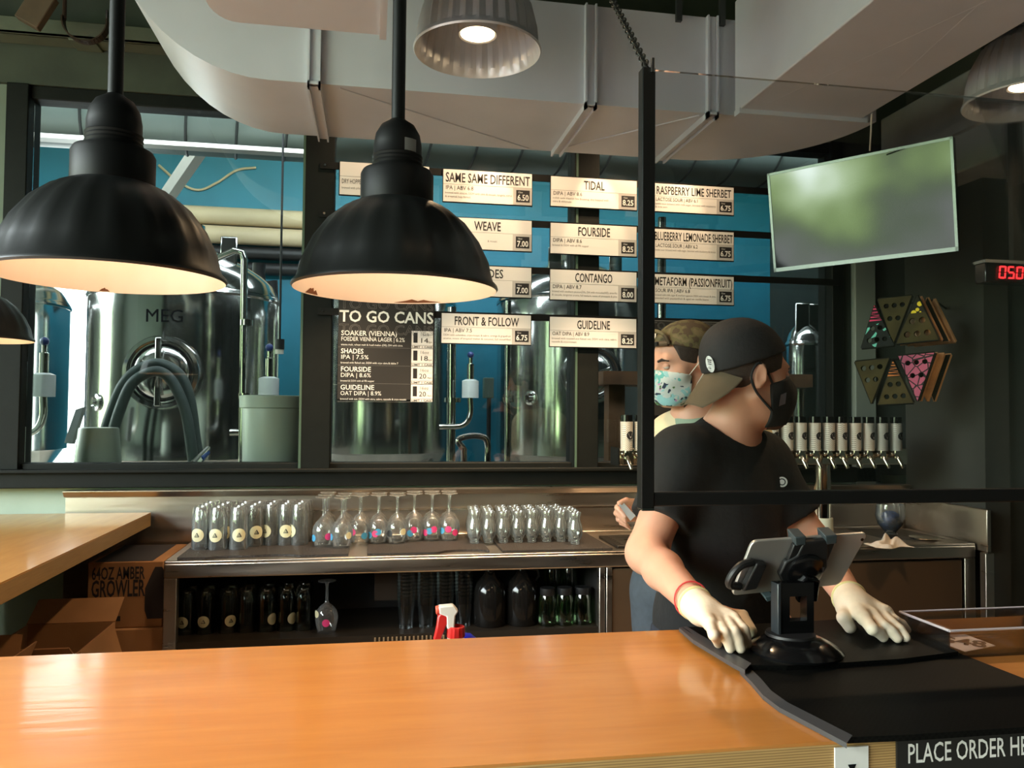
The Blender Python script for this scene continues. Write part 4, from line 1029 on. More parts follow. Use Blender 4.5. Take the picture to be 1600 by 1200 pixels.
for k, (py, a, b, c, pr_) in enumerate(rowsT):
    z = L(516)-pitch*k
    text('title_lettering', a, (x0+0.012, y, z-0.026), X_, Z_, 0.0215, WHITEINK, t, width=0.0158*len(a), bold=0.012)
    text('style_lettering', b, (x0+0.012, y, z-0.050), X_, Z_, 0.0185, WHITEINK, t, width=min(0.27, 0.0115*len(b)))
    text('small_lettering', c, (x0+0.012, y, z-0.070), X_, Z_, 0.0085, WHITEINK, t, width=0.0046*len(c))
    MB().box(x0, y-0.0004, z-pitch+0.0005, x1-0.10, y+0.0002, z-pitch+0.0015).build('rule', INKG, t)
    xa = x1-0.096
    MB().box(xa, y-0.0006, z-pitch+0.016, x1-0.003, y, z).build('price_panel', BOARDW, t)
    MB().box(xa, y-0.0006, z-pitch+0.002, x1-0.003, y, z-pitch+0.0145).build('limit_panel', BOARDW, t)
    text('limit_lettering', 'LIMIT 1 CASE', (xa+0.002, y-0.0008, z-pitch+0.004), X_, Z_, 0.0085, INK, t, width=0.088, bold=0.02)
    MB().box(xa+0.008, y-0.0012, z-0.052, xa+0.026, y-0.0004, z-0.008).build('can_mark', INK, t, bevel=0.0003)
    text('size_lettering', '16oz', (xa+0.036, y-0.0008, z-0.022), X_, Z_, 0.014, INKG, t, width=0.036)
    text('price_lettering', pr_, (xa+0.034, y-0.0008, z-0.052), X_, Z_, 0.022, INK, t, width=0.030)
    text('size_lettering', '/4pk', (xa+0.068, y-0.0008, z-0.052), X_, Z_, 0.008, INKG, t, width=0.022)
    MB().box(xa+0.034, y-0.001, z-0.0275, x1-0.006, y-0.0005, z-0.027).build('rule', INKG, t)
x0, x1 = at(1015, 560, YS).x, at(1152, 560, YS).x; zt = at(1015, 500, YS).z; zb2 = at(1015, 700, YS).z
t = thing('menu_board', 'black lettered to-go board behind the two men', 'menu board', ((x0+x1)/2, YS, zb2))
MB().box(x0, YS-0.006, zb2, x1, YS+0.002, zt).build('board', SLATE, t)
MB().box(x0, YS-0.0066, zt-0.004, x1, YS-0.006, zt-0.001).build('rule', INKG, t)
text('outline_lettering', 'TO GO BOTTLES', (x0+0.004, y, zt-0.042), X_, Z_, 0.034, INKG, t, width=0.37, outline=True)
text('title_lettering', 'TO GO BTL', (x0+0.004, y, zt-0.098), X_, Z_, 0.045, WHITEINK, t, width=0.33, bold=0.02)
text('outline_lettering', 'TO GO BOTTLES', (x0+0.004, y, zt-0.140), X_, Z_, 0.034, INKG, t, width=0.37, outline=True)
for k in range(4): text('style_lettering', ['ROTATING SOUR', 'CREAM ALE', 'CIDER', 'GOSE'][k], (x0+0.010, y, zt-0.18-0.04*k), X_, Z_, 0.018, WHITEINK, t)

# ------------------------------------------------------------------ pendant lamps
PEND = 4.8
ENAMEL = mat('white_lamp_enamel', lin(235, 225, 212), 0.30)
CHIP = mat('rusty_enamel_chip', lin(110, 72, 46), 0.8, noise=0.3, nscale=40)
SHADEB = mat('satin_black_lamp_enamel', lin(24, 26, 25), 0.38, spec=0.5)
BULB = mat('warm_glowing_bulb', (1, 0.8, 0.55), 0.5, emit=(1.0, 0.66, 0.36), estr=9.0)
def black_lamp(c, R, label, watts, chips=(), sticker=False):
    """c = centre of the rim circle"""
    t = thing('pendant_lamp', label, 'lamp', c, 'black pendant lamps')
    k = R/0.155
    outp = [(0.155, 0), (0.1575, 0.003), (0.1565, 0.007), (0.150, 0.014), (0.143, 0.040), (0.128, 0.072), (0.106, 0.102), (0.080, 0.124), (0.060, 0.134)]
    inp = [(0.058, 0.130), (0.078, 0.120), (0.104, 0.098), (0.126, 0.069), (0.141, 0.038), (0.148, 0.013), (0.155, 0)]
    prof = [(r*k, z*k) for r, z in outp+inp]
    nO = len(outp)
    def fl(tt, j):
        return 1 + (0.014*math.cos(20*tt) if 3 < j < nO-1 or nO < j < nO+len(inp)-2 else 0)
    MB().lathe(prof, c, 80, mod=fl, mfun=lambda j: 1 if j >= nO-1 else 0).build('shade', [SHADEB, ENAMEL], t, smooth=50)
    neck = [(0.055, 0.130), (0.056, 0.134), (0.056, 0.178), (0.053, 0.184), (0.040, 0.186)]
    MB().lathe([(r*k, z*k) for r, z in neck], c, 40).build('collar', BLACKM, t)
    thr = [(0.040, 0.184)]
    for q in range(4): thr += [(0.0375, 0.186+0.006*q), (0.039, 0.189+0.006*q)]
    thr += [(0.037, 0.210), (0.037, 0.225), (0.034, 0.242), (0.026, 0.256), (0.014, 0.264), (0.012, 0.266)]
    MB().lathe([(r*k, z*k) for r, z in thr], c, 36).build('socket_cap', BLACKM, t)
    MB().cyl(c+Vector((0, 0, 0.258*k)), Vector((c.x, c.y, 3.55)), 0.0105*k, n=16).build('stem', BLACKM, t)
    MB().lathe([(0.001, 0.060), (0.020, 0.064), (0.030, 0.082), (0.028, 0.100), (0.018, 0.122), (0.016, 0.135)], c, 20).build('bulb', BULB, t)
    for (a, w, h) in chips:
        pts = []; m = MB(); n = 8; top = []; bot = []
        for i in range(n+1):
            aa = a+(i/n-0.5)*w; r0 = 0.1535*k
            hh = h*(0.35+0.65*random.random())*math.sin(math.pi*i/n)
            rr2 = r0-0.45*hh
            bot.append((c.x+r0*math.sin(aa), c.y+r0*math.cos(aa), c.z+0.0015)); top.append((c.x+(rr2-0.0008)*math.sin(aa), c.y+(rr2-0.0008)*math.cos(aa), c.z+0.0015+hh))
        m.add(bot+top, [(i, i+1, n+2+i, n+1+i) for i in range(n)]); m.build('enamel_chip', CHIP, t, smooth=0)
    if sticker:
        m = MB(); vs = []; n = 6
        for i in range(n+1):
            a = 0.25+0.55*i/n
            for z in (0.208, 0.228): vs.append((c.x+0.0376*k*math.sin(a), c.y-0.0376*k*math.cos(a), c.z+z*k))
        m.add(vs, [(2*i, 2*i+2, 2*i+3, 2*i+1) for i in range(n)]).build('sticker', mat('grey_sticker', lin(128, 128, 126), 0.5), t)
    point('pendant_bulb', (c.x, c.y, c.z+0.045*k), watts*0.34, (1.0, 0.70, 0.50), 0.025)
    spot('pendant_beam', (c.x, c.y, c.z+0.040*k), (c.x, c.y, 0), watts*PEND, (1.0, 0.62, 0.34), 144, 0.35, 0.025)
    return t
cA = at(173, 436, 1.20); cB = at(618.5, 454, 1.25)
black_lamp(cA, 0.152, 'large black dome pendant lamp at upper left, in front of the MEG tank', 1.1, chips=((-0.35, 0.10, 0.006),))
black_lamp(cB, 0.1555, 'large black dome pendant lamp left of centre, in front of the menu boards', 1.1, chips=((-1.05, 0.22, 0.012), (0.28, 0.55, 0.008)), sticker=True)
cC = at(-42, 531, 2.5)
black_lamp(cC, 0.150, 'black dome pendant lamp cut by the left picture edge', 1.0)

ALU = mat('fluted_aluminium', lin(205, 206, 208), 0.36, 0.35)
LED = mat('lamp_disc_glow', (1, 0.85, 0.6), 0.5, emit=(1.0, 0.74, 0.42), estr=14.0)
def alu_lamp(c, R, label, watts):
    t = thing('high_bay_lamp', label, 'lamp', c, 'fluted aluminium lamps')
    k = R/0.145
    prof = [(0.145, 0), (0.1475, 0.004), (0.145, 0.010), (0.1385, 0.020), (0.134, 0.060), (0.124, 0.100), (0.100, 0.145), (0.060, 0.175), (0.045, 0.180)]
    inn_ = [(0.044, 0.176), (0.058, 0.171), (0.097, 0.141), (0.121, 0.097), (0.131, 0.058), (0.1355, 0.020), (0.1415, 0.006), (0.145, 0)]
    nO = len(prof)
    def fl(tt, j):
        jj = j if j < nO else 2*nO-1-j
        if jj < 3 or jj >= nO-1: return 1
        v = abs(((tt*30/(2*math.pi)) % 1)-0.5)*2
        return 1+0.045*(v-0.5)
    MB().lathe([(r*k, z*k) for r, z in prof+inn_], c, 240, mod=fl).build('reflector', ALU, t, smooth=20)
    MB().cyl(c+Vector((0, 0, 0.046*k)), c+Vector((0, 0, 0.042*k)), 0.039*k, n=32).build('lamp_disc', LED, t)
    MB().lathe([(0.040*k, 0.042*k), (0.044*k, 0.040*k), (0.045*k, 0.050*k), (0.052*k, 0.178*k)], c, 32).build('lamp_holder', ALU, t)
    MB().lathe([(0.047*k, 0.178*k), (0.047*k, 0.30*k), (0.02*k, 0.32*k), (0.001, 0.32*k)], c, 32).build('housing', mat('grey_lamp_housing', lin(120, 120, 122), 0.4, 0.6), t)
    MB().cyl(c+Vector((0, 0, 0.31*k)), Vector((c.x, c.y, 3.55)), 0.008, n=12).build('stem', BLACKM, t)
    spot('high_bay_light', (c.x, c.y, c.z+0.038*k), (c.x, c.y, 0), watts, (1.0, 0.68, 0.38), 120, 0.6, 0.035)
alu_lamp(at(746, 82, 2.25), 0.180, 'fluted aluminium lamp hanging at top centre before the duct', 62)
alu_lamp(at(1604, 160, 2.2), 0.180, 'fluted aluminium lamp at the upper right picture edge', 58)

# ------------------------------------------------------------------ clear shield hung over the bar
YP = 1.30
t = thing('sneeze_shield', 'clear acrylic shield with black edge strips hanging over the right of the bar', 'shield', at(1010, 792, YP))
xs0, xs1 = at(997, 400, YP).x+0.003, at(1018, 500, YP).x
ztp, zbt = at(1000, 108, YP).z, at(1010, 794, YP).z
zb1 = at(1300, 766, YP).z
XE = 1.75
MB().box(xs0+0.006, YP-0.003, zbt+0.006, XE, YP+0.003, ztp).build('acrylic_panel', PLEXI, t, smooth=0)
MB().box(xs0, YP-0.012, zbt, xs1+0.002, YP+0.012, ztp).build('side_strip', BLACKM, t, bevel=0.002)
MB().box(xs1+0.002, YP-0.010, zbt+0.004, XE, YP+0.010, zb1).build('bottom_strip', BLACKM, t, bevel=0.002)
MB().box(xs0+0.002, YP-0.013, zbt-0.003, xs1+0.001, YP+0.013, zbt+0.001).build('end_cap', CHROME, t)
c0 = Vector((xs0+0.013, YP, ztp+0.002)); c1 = at(958, 2, 1.62)
c1 = c0 + (c1-c0)*1.6
MB().cyl(c0+Vector((0.004, -0.014, -0.012)), c0+Vector((0.004, -0.014, 0.012)), 0.0035, n=10).build('hook', CHROME, t)
d = (c1-c0); nl = int(d.length/0.016); dn = d.normalized(); u = dn.orthogonal().normalized(); v = dn.cross(u)
CHN = mat('dark_chain_steel', lin(90, 88, 84), 0.3, 0.9)
for k in range(nl):
    p = c0+dn*(0.010+0.016*k); a, b = (u, v) if k % 2 else (v, u); m = MB(); pts = []
    for i in range(13):
        q = 2*math.pi*i/12; pts.append(p + dn*(0.0115*math.cos(q)) + a*(0.0062*math.sin(q)))
    m.tube(pts, 0.0019, 6, caps=False); m.build('chain_link', CHN, t)

# ------------------------------------------------------------------ television on its arm
DIAG = Vector((-0.61, 0.79, 0)).normalized()        # along the screen, away from the viewer
NRM = Vector((-0.79, -0.61, 0)).normalized()
TVN = Vector((-0.79, -0.61, -0.16)).normalized()        # out of the screen
def ray_plane(px_, py_, p0, n): 
    d = ray(px_, py_); return CAM + d*((p0-CAM).dot(n)/d.dot(n))
P0 = att(1340, 315, 3.15)
tv = [ray_plane(x, y, P0, TVN) for x, y in ((1197, 272), (1488, 213), (1499, 392), (1212, 425))]
nx = ((tv[1]-tv[0])+(tv[2]-tv[3])).normalized(); uz = ((tv[0]-tv[3])+(tv[1]-tv[2])).normalized(); nz = nx.cross(uz)
cen = sum(tv, Vector())/4; wv = ((tv[1]-tv[0]).length+(tv[2]-tv[3]).length)/2; hv = ((tv[0]-tv[3]).length+(tv[1]-tv[2]).length)/2
uz = (uz-nx*uz.dot(nx)).normalized(); nz = nx.cross(uz)
MT = Matrix((nx, uz, nz)).transposed().to_4x4(); MT.translation = cen
t = thing('television', 'wall television switched off, tilted above the taster holders', 'television', cen-uz*hv/2)
MB().box(-wv/2, -hv/2, -0.035, wv/2, hv/2, 0, mtx=MT).build('casing', BLACKG, t, bevel=0.004)
bz = MB(); e_ = 0.010
for a in ((-wv/2, -hv/2, wv/2, -hv/2+e_*1.6), (-wv/2, hv/2-e_, wv/2, hv/2), (-wv/2, -hv/2, -wv/2+e_, hv/2), (wv/2-e_, -hv/2, wv/2, hv/2)):
    bz.box(a[0], a[1], 0, a[2], a[3], 0.004, mtx=MT)
bz.build('bezel', mat('dark_chrome_bezel', lin(120, 126, 126), 0.25, 0.9), t)
MB().box(-wv/2+e_, -hv/2+e_*1.6, 0, wv/2-e_, hv/2-e_, 0.0015, mtx=MT).build('screen', mat('dark_glossy_screen', lin(20, 24, 24), 0.06, spec=0.85), t)
pl = cen - nz*0.035
wall_pt = Vector((2.5, YW-0.03, cen.z))
MB().box(-0.12, -0.10, -0.05, 0.12, 0.10, -0.035, mtx=MT).build('mount_plate', BLACKM, t)
MB().tube([pl-nz*0.01, pl-nz*0.01+(wall_pt-pl)*0.5+Vector((0.08, 0, 0)), wall_pt], 0.022, 10).build('mount_arm', BLACKM, t)

# red number display
t = thing('queue_display', 'black box display glowing 050 in red at the right picture edge', 'display', at(1575, 440, 2.35))
Yd = 2.35
a, b = at(1540, 409, Yd), at(1540, 441, Yd)
x0, x1 = a.x, a.x+0.30
MB().box(x0, Yd, b.z, x1, Yd+0.05, a.z).build('housing', BLACKG, t, bevel=0.004)
MB().box(x0-0.004, Yd-0.004, a.z-0.002, x1, Yd+0.05, a.z+0.008).build('top_edge', mat('clear_grey_edge', lin(120, 124, 124), 0.25, 0.5), t)
REDL = mat('red_glowing_segments', (1, 0.05, 0.05), 0.5, emit=(1.0, 0.02, 0.03), estr=2.6)
def seg_digit(dg, x, z0, w, h):
    on = {'0': 'abcdef', '5': 'afgcd'}[dg]; m = MB(); th = w*0.20; sl = 0.10
    def q(x0_, z0_, x1_, z1_):
        pts = [(x0_, z0_), (x1_, z0_), (x1_, z1_), (x0_, z1_)]
        m.prism([(x+p[0]+(p[1])*sl, Yd-0.0012, z0+p[1]) for p in pts], (0, 0.001, 0))
    g = th*0.35
    segs = {'a': (g+th*.6, h-th, w-g-th*.6, h), 'd': (g+th*.6, 0, w-g-th*.6, th), 'g': (g+th*.6, h/2-th/2, w-g-th*.6, h/2+th/2), 'f': (0, h/2+g, th, h-g), 'b': (w-th, h/2+g, w, h-g), 'e': (0, g, th, h/2-g), 'c': (w-th, g, w, h/2-g)}
    for s_ in on: q(*segs[s_])
    m.build('digit', REDL, t, smooth=0)
za, zb_d = at(1560, 415, Yd).z, at(1560, 435, Yd).z
for k, s_ in enumerate('050'):
    xx = at(1560+13.5*k, 435, Yd).x; seg_digit(s_, xx, zb_d, at(1571, 435, Yd).x-at(1560, 435, Yd).x, za-zb_d)
MB().box(x0+0.12, Yd+0.015, a.z, x0+0.16, Yd+0.035, 3.545).build('wall_bracket', BLACKM, t)

# ------------------------------------------------------------------ tap tower
YT = 3.27
t = thing('beer_tap_tower', 'long chrome tap rail on posts with a row of tall white patterned handles', 'tap tower', (1.7, YT, CZ))
zlo, zhi = at(962, 726, YT).z, at(962, 700, YT).z
xt0, xt1 = at(962, 712, YT).x, at(1408, 712, YT).x
TAPC = mat('polished_tap_chrome', lin(205, 196, 182), 0.12, 1.0)
MB().box(xt0, YT-0.045, zlo, xt1, YT+0.06, zhi).build('rail_box', TAPC, t, bevel=0.003)
MB().box(xt0-0.003, YT-0.048, zlo-0.003, xt0, YT+0.064, zhi+0.003).build('end_plate', BLACKM, t)
for px_ in (1075, 1285):
    x = at(px_, 760, YT+0.01).x
    MB().cyl((x, YT+0.01, CZ+0.001), (x, YT+0.01, zlo), 0.036, n=32).build('post', TAPC, t)
    MB().lathe([(0.050, CZ+0.001), (0.047, CZ+0.012), (0.038, CZ+0.03)], (x, YT+0.01, 0), 32).build('post_foot', TAPC, t)
    z9 = at(1285, 809, YT).z
    MB().lathe([(0.046, CZ+0.004), (0.044, z9-0.002), (0.042, z9), (0.036, z9)], (x, YT+0.01, 0), 32).build('post_sleeve', mat('cream_plastic_sleeve', lin(220, 222, 200), 0.45), t)
HANDW = None
m_, n_, b_ = newmat('white_chevron_handle')
tc = n_.nodes.new('ShaderNodeTexCoord'); sp_ = n_.nodes.new('ShaderNodeSeparateXYZ'); n_.links.new(tc.outputs['Object'], sp_.inputs[0])
ck = n_.nodes.new('ShaderNodeTexChecker'); ck.inputs['Scale'].default_value = 230; ck.inputs['Color1'].default_value = lin(232, 226, 214); ck.inputs['Color2'].default_value = lin(150, 146, 138)
n_.links.new(tc.outputs['Object'], ck.inputs['Vector']); n_.links.new(ck.outputs['Color'], b_.inputs['Base Color']); b_.inputs['Roughness'].default_value = 0.35
HANDW = m_
hz0, hz1, hz2 = at(1300, 704, YT-0.07).z, at(1300, 661, YT-0.07).z, at(1300, 651, YT-0.07).z
hxs = [979, 1001, 1023, 1046, 1069, 1092, 1115, 1138, 1161, 1184, 1207, 1230, 1251, 1273, 1295, 1314, 1336, 1357, 1378, 1400]
for k, px_ in enumerate(hxs):
    x = at(px_, 690, YT-0.07).x; yh = YT-0.07; w_ = 0.0245
    fc = MB()
    zc = zlo+0.045
    fc.cyl((x, YT-0.045, zc), (x, yh-0.012, zc), 0.013, n=14).cyl((x, yh, zc-0.016), (x, yh, zc+0.022), 0.012, n=14)
    fc.tube([(x, yh-0.006, zc-0.008), (x+0.004, yh-0.026, zc-0.035), (x+0.010, yh-0.034, zlo-0.012)], [0.009, 0.0085, 0.0065], 12)
    fc.ell((x-0.012, yh+0.008, zc+0.004), (0.011, 0.011, 0.011), 12, 8).cyl((x, yh, zc+0.02), (x, yh, hz0+0.003), 0.0055, n=10)
    f_ = fc.build('faucet', TAPC, t, smooth=40)
    hd_ = MB().lathe([(0.001, hz0), (w_, hz0), (w_+0.0015, hz1-0.004), (w_+0.0015, hz1), (w_-0.001, hz1)], (x, yh, 0), 20).build('tap_handle', HANDW, f_)
    MB().lathe([(w_+0.0005, hz1+0.001), (w_-0.001, hz1+0.002), (w_-0.001, hz2), (0.001, hz2)], (x, yh, 0), 20).build('handle_cap', BLACKG, f_)
    a_ = 0.35
    disc(f_, (x, yh, 0), w_+0.0012, a_, INK, 0.017, (hz0+hz1)/2+0.004, name='round_badge')
    mb = MB(); R_ = w_+0.0026; cz_ = (hz0+hz1)/2+0.006
    vs = [(x+R_*math.sin(a_+q/R_), yh-R_*math.cos(a_+q/R_), cz_+z_) for q, z_ in ((-0.011, 0.006), (0.011, 0.006), (0, -0.014))]
    mb.add(vs, [(0, 1, 2)]).build('triangle_badge', BOARDW, f_, smooth=0)

# ------------------------------------------------------------------ small things on the right of the counter
def on_counter(px_, py_): return atz(px_, py_, CZ+0.001)
c = on_counter(1386, 852)
t = thing('bar_towel', 'crumpled white bar towel on the counter right of the tablet', 'towel', (c.x, c.y, CZ))
rng = np.random.default_rng(3); m = MB(); n = 26; vs = []
for i in range(n+1):
    for j in range(n+1):
        u_, v_ = i/n-0.5, j/n-0.5
        e_ = max(0, 1-(abs(u_)*2)**3)*max(0, 1-(abs(v_)*2)**3)
        z = e_*(0.018+0.016*math.sin(9*u_+4*v_)+0.012*math.sin(14*v_-6*u_)+0.008*math.exp(-((u_+0.1)**2+(v_)**2)*30)*2)
        vs.append((c.x+0.155*u_*(1-0.2*v_), c.y+0.12*v_+0.02*math.sin(7*u_), CZ+0.001+max(0, z)))
fs = [(i*(n+1)+j, (i+1)*(n+1)+j, (i+1)*(n+1)+j+1, i*(n+1)+j+1) for i in range(n) for j in range(n)]
m.add(vs, fs).build('cloth', mat('white_terry_cloth', lin(226, 214, 200), 0.9, bump=0.5, bscale=300), t, smooth=60)
c = on_counter(1445, 842)
o = MB().lathe([(0.001, 0), (0.05, 0), (0.062, 0.004), (0.064, 0.008), (0.055, 0.006), (0.001, 0.004)], c, 32).build('saucer', CHROME); tag(o, 'small shiny dish lying on the tray at the right end of the counter', 'dish')
o = MB().box(on_counter(1375, 840).x+0.0, 3.18, CZ+0.0002, 2.50, 3.495, CZ+0.0011).build('counter_tray', mat('dark_steel_tray', lin(96, 92, 84), 0.35, 0.9), bevel=0.0003); tag(o, 'flat dark steel tray at the right end of the counter', 'tray')
c = at(1391, 823, 3.33); c.z = CZ+0.0015
t = thing('glass_bowl', 'round glass goblet with blue contents behind the counter tray', 'bowl', c)
hh = at(1391, 788, 3.33).z-CZ
rr_ = abs(at(1411, 800, 3.33).x-at(1371, 800, 3.33).x)/2
MB().lathe([(0.001, 0), (rr_*0.5, 0.001), (rr_*0.35, 0.008), (rr_*0.85, hh*0.35), (rr_, hh*0.62), (rr_*0.9, hh), (rr_*0.88, hh), (rr_*0.97, hh*0.62), (rr_*0.8, hh*0.36), (0.001, 0.018)], c, 32).build('bowl', TUMBLER, t, smooth=60)
o = MB().ell(c+Vector((0, 0, hh*0.45)), (rr_*0.8, rr_*0.8, hh*0.33)).build('reflection', mat('blue_reflection_paint', lin(26, 62, 120), 0.6, noise=0.6, nscale=70), t)  # blue reflection in the glass put in as a coloured core
c = on_counter(960, 852)
t = thing('drip_tray', 'black drip tray with slots on the counter behind the front man', 'tray', (1.30, 3.2, CZ))
xa, xb = on_counter(952, 850).x, 1.24
MB().box(xa, 3.11, CZ+0.0005, xb, 3.38, CZ+0.012).build('tray', mat('dark_tray', lin(44, 40, 36), 0.4, 0.5), t, bevel=0.002)
m = MB()
for k in range(8): m.box(xa+0.03, 3.125+k*0.03, CZ+0.012, xb-0.02, 3.133+k*0.03, CZ+0.0135)
m.build('slot_grate', STEEL, t)

# ------------------------------------------------------------------ taster holders hung in the corner
DF = DIAG; NF = NRM
holder_mats = {}
def pat(name, base, spots, scale, kind):
    m, n, b = newmat(name)
    tc = n.nodes.new('ShaderNodeTexCoord'); v = n.nodes.new('ShaderNodeTexVoronoi' if kind != 'grid' else 'ShaderNodeTexBrick')
    n.links.new(tc.outputs['Object'], v.inputs['Vector'])
    r = n.nodes.new('ShaderNodeValToRGB'); r.color_ramp.interpolation = 'CONSTANT'
    r.color_ramp.elements[0].color = spots; r.color_ramp.elements[1].color = base; r.color_ramp.elements[1].position = 0.42
    if kind == 'grid':
        v.inputs['Color1'].default_value = spots; v.inputs['Color2'].default_value = spots; v.inputs['Mortar'].default_value = base
        v.inputs['Scale'].default_value = scale; v.inputs['Mortar Size'].default_value = 0.05
        mp = n.nodes.new('ShaderNodeMapping'); mp.inputs['Rotation'].default_value = (RAD(90), 0.6, RAD(50)); n.links.new(tc.outputs['Object'], mp.inputs[0]); n.links.new(mp.outputs[0], v.inputs['Vector'])
        n.links.new(v.outputs['Color'], b.inputs['Base Color'])
    else:
        v.inputs['Scale'].default_value = scale
        if kind == 'cells':
            v.feature = 'DISTANCE_TO_EDGE'; r.color_ramp.elements[0].color = base; r.color_ramp.elements[1].color = spots; r.color_ramp.elements[1].position = 0.30 if name.startswith('aqua') else 0.06
        n.links.new(v.outputs['Distance'], r.inputs[0]); n.links.new(r.outputs[0], b.inputs['Base Color'])
    b.inputs['Roughness'].default_value = 0.6; b.inputs['Specular IOR Level'].default_value = 0.12
    return m
DKB = lin(34, 34, 30)
PINK = pat('pink_crosshatched_print', lin(40, 24, 28), lin(224, 74, 118), 26, 'grid')
AQUA = pat('aqua_brushstroke_print', lin(30, 34, 32), lin(120, 216, 200), 22, 'cells')
OLIV = mat('olive_board', lin(66, 60, 36), 0.65, spec=0.1, noise=0.25, nscale=14)
YELL = pat('yellow_dotted_print', lin(36, 34, 26), lin(236, 214, 60), 40, 'dots')
ORNG = pat('orange_brick_print', lin(30, 24, 20), lin(196, 120, 60), 30, 'grid')
PINK2 = pat('pink_and_mint_net_print', lin(50, 44, 48), lin(176, 92, 120), 30, 'cells')
WOODE = mat('worn_wood_edge', lin(160, 120, 78), 0.5, noise=0.3, nscale=16)
DARKB = mat('dark_board', lin(30, 32, 28), 0.65, spec=0.1)
HOLE = mat('dark_cup_hole', lin(10, 10, 10), 0.6)
F0 = att(1440, 545, 3.30)
def taster(corners_px, shift, label, front, lower=None, grp='triangular taster holders', holes=True):
    """triangular board with three rows of cup holes; corners in photo pixels on the holder plane pushed back by shift along -NF"""
    p0 = F0 - NF*shift
    P = [ray_plane(x, y, F0, NF) - NF*shift for x, y in corners_px]
    c = sum(P, Vector())/3; P = [c+(q-c)*0.93 for q in P]
    t = thing('taster_holder', label, 'taster holder', c, grp)
    base = [P[0], P[1]]                          # the long side first
    xd = DF*-1; zd = Vector((0, 0, 1))
    xy = [((p-c).dot(xd), (p-c).dot(zd)) for p in P]
    hl = []
    if holes:
        a, b, d = [Vector((q[0], q[1])) for q in xy]
        rad = (b-a).length*0.078
        for r_, nrow in ((0.17, 3), (0.45, 2)):
            for k in range(nrow):
                s0 = a.lerp(d, r_); s1 = b.lerp(d, r_)
                q = s0.lerp(s1, (k+0.5)/nrow*0.86+0.07); hl.append((q.x, q.y, rad))
    vs, fs = holed(xy, hl, 0.016)
    mm = Matrix((xd, zd, xd.cross(zd))).transposed().to_4x4(); mm.translation = c
    MB().add([mm @ v for v in vs], fs).build('board', front, t, smooth=0)
    if lower:
        a, b, d = [Vector(q) for q in xy]
        cut = 0.62
        q0, q1 = a.lerp(d, cut), b.lerp(d, cut)
        pts = [mm @ Vector((q.x, q.y, 0.0085)) for q in (q0, q1, d)]
        MB().prism(pts, NF*0.0012).build('painted_tip', lower, t, smooth=0)
    e = MB(); r_ = 0.006
    for i in range(3):
        a, b = mm @ Vector((*xy[i], 0)), mm @ Vector((*xy[(i+1) % 3], 0)); e.tube([a, b], r_, 6)
    e.build('edge_band', WOODE if shift > 0.03 else DARKB, t)
    return t
u0 = [((1345, 546), (1400, 541), (1367, 474)), ((1370, 466), (1427, 460), (1396, 541)), ((1399, 539), (1470, 532), (1434, 458))]
taster(u0[0], 0.0, 'upper row triangular taster holder with a pink tip, far left', AQUA, PINK)
taster(u0[1], 0.004, 'upper row olive taster holder hung point down', OLIV)
taster(u0[2], 0.0, 'upper row taster holder with yellow dots near its tip', OLIV, YELL)
for k, m in enumerate((WOODE, DARKB, WOODE)):
    s_ = 0.045+0.045*k
    taster(((1399+6*k, 539), (1470+6*k, 532), (1434+6*k, 458)), s_, 'upper row wooden edged taster holder behind the yellow dotted one, %s of three' % ordinal(k), m, holes=False)
l0 = [((1334, 564), (1392, 558), (1362, 634)), ((1371, 634), (1430, 631), (1396, 560)), ((1402, 555), (1462, 549), (1434, 630))]
taster(l0[0], 0.004, 'lower row dull green taster holder hung point down, far left', OLIV)
taster(l0[1], 0.0, 'lower row taster holder with orange brick print', OLIV, ORNG)
taster(l0[2], 0.004, 'lower row pink and mint taster holder hung point down', PINK2)
for k, m in enumerate((DARKB, WOODE, DARKB)):
    s_ = 0.045+0.045*k
    taster(((1402+6*k, 555), (1462+6*k, 549), (1434+6*k, 630)), s_, 'lower row plain taster holder behind the pink one, %s of three' % ordinal(k), m, holes=False)
for (x_, y_, lab) in ((1362, 560, 'thin black peg rail under the upper taster holders'), (1362, 470, 'thin black peg rail above the upper taster holders')):
    a = ray_plane(1345, y_-2, F0, NF)-NF*0.30; b = ray_plane(1440, y_-8, F0, NF)-NF*0.18
    w_ = Vector((a.x+0.1, YW-0.03, a.z)); 
    o = MB().tube([w_, a, b, Vector((2.61, 3.3, b.z))], 0.005, 8).build('peg_rail', BLACKM); tag(o, lab, 'rail', 'peg rails')

# ------------------------------------------------------------------ on the bar: mats, tablet on its stand, tray and card
RUBM = mat('black_bar_mat_rubber', lin(20, 19, 17), 0.5)
nn = RUBM.node_tree; bb = nn.nodes['Principled BSDF']
tc = nn.nodes.new('ShaderNodeTexCoord'); vv = nn.nodes.new('ShaderNodeTexChecker'); vv.inputs['Scale'].default_value = 210
nn.links.new(tc.outputs['Object'], vv.inputs['Vector']); bp = nn.nodes.new('ShaderNodeBump'); bp.inputs['Strength'].default_value = 0.9; bp.inputs['Distance'].default_value = 0.003
nn.links.new(vv.outputs['Fac'], bp.inputs['Height']); nn.links.new(bp.outputs[0], bb.inputs['Normal'])
mx = nn.nodes.new('ShaderNodeMix'); mx.data_type = 'RGBA'; mx.inputs[6].default_value = lin(3, 3, 3); mx.inputs[7].default_value = lin(11, 12, 10); bb.inputs['Specular IOR Level'].default_value = 0.12
nn.links.new(vv.outputs['Fac'], mx.inputs[0]); nn.links.new(mx.outputs[2], bb.inputs['Base Color'])
LIP = mat('smooth_grey_mat_lip', lin(62, 62, 64), 0.45)
MZ = BT+0.0005
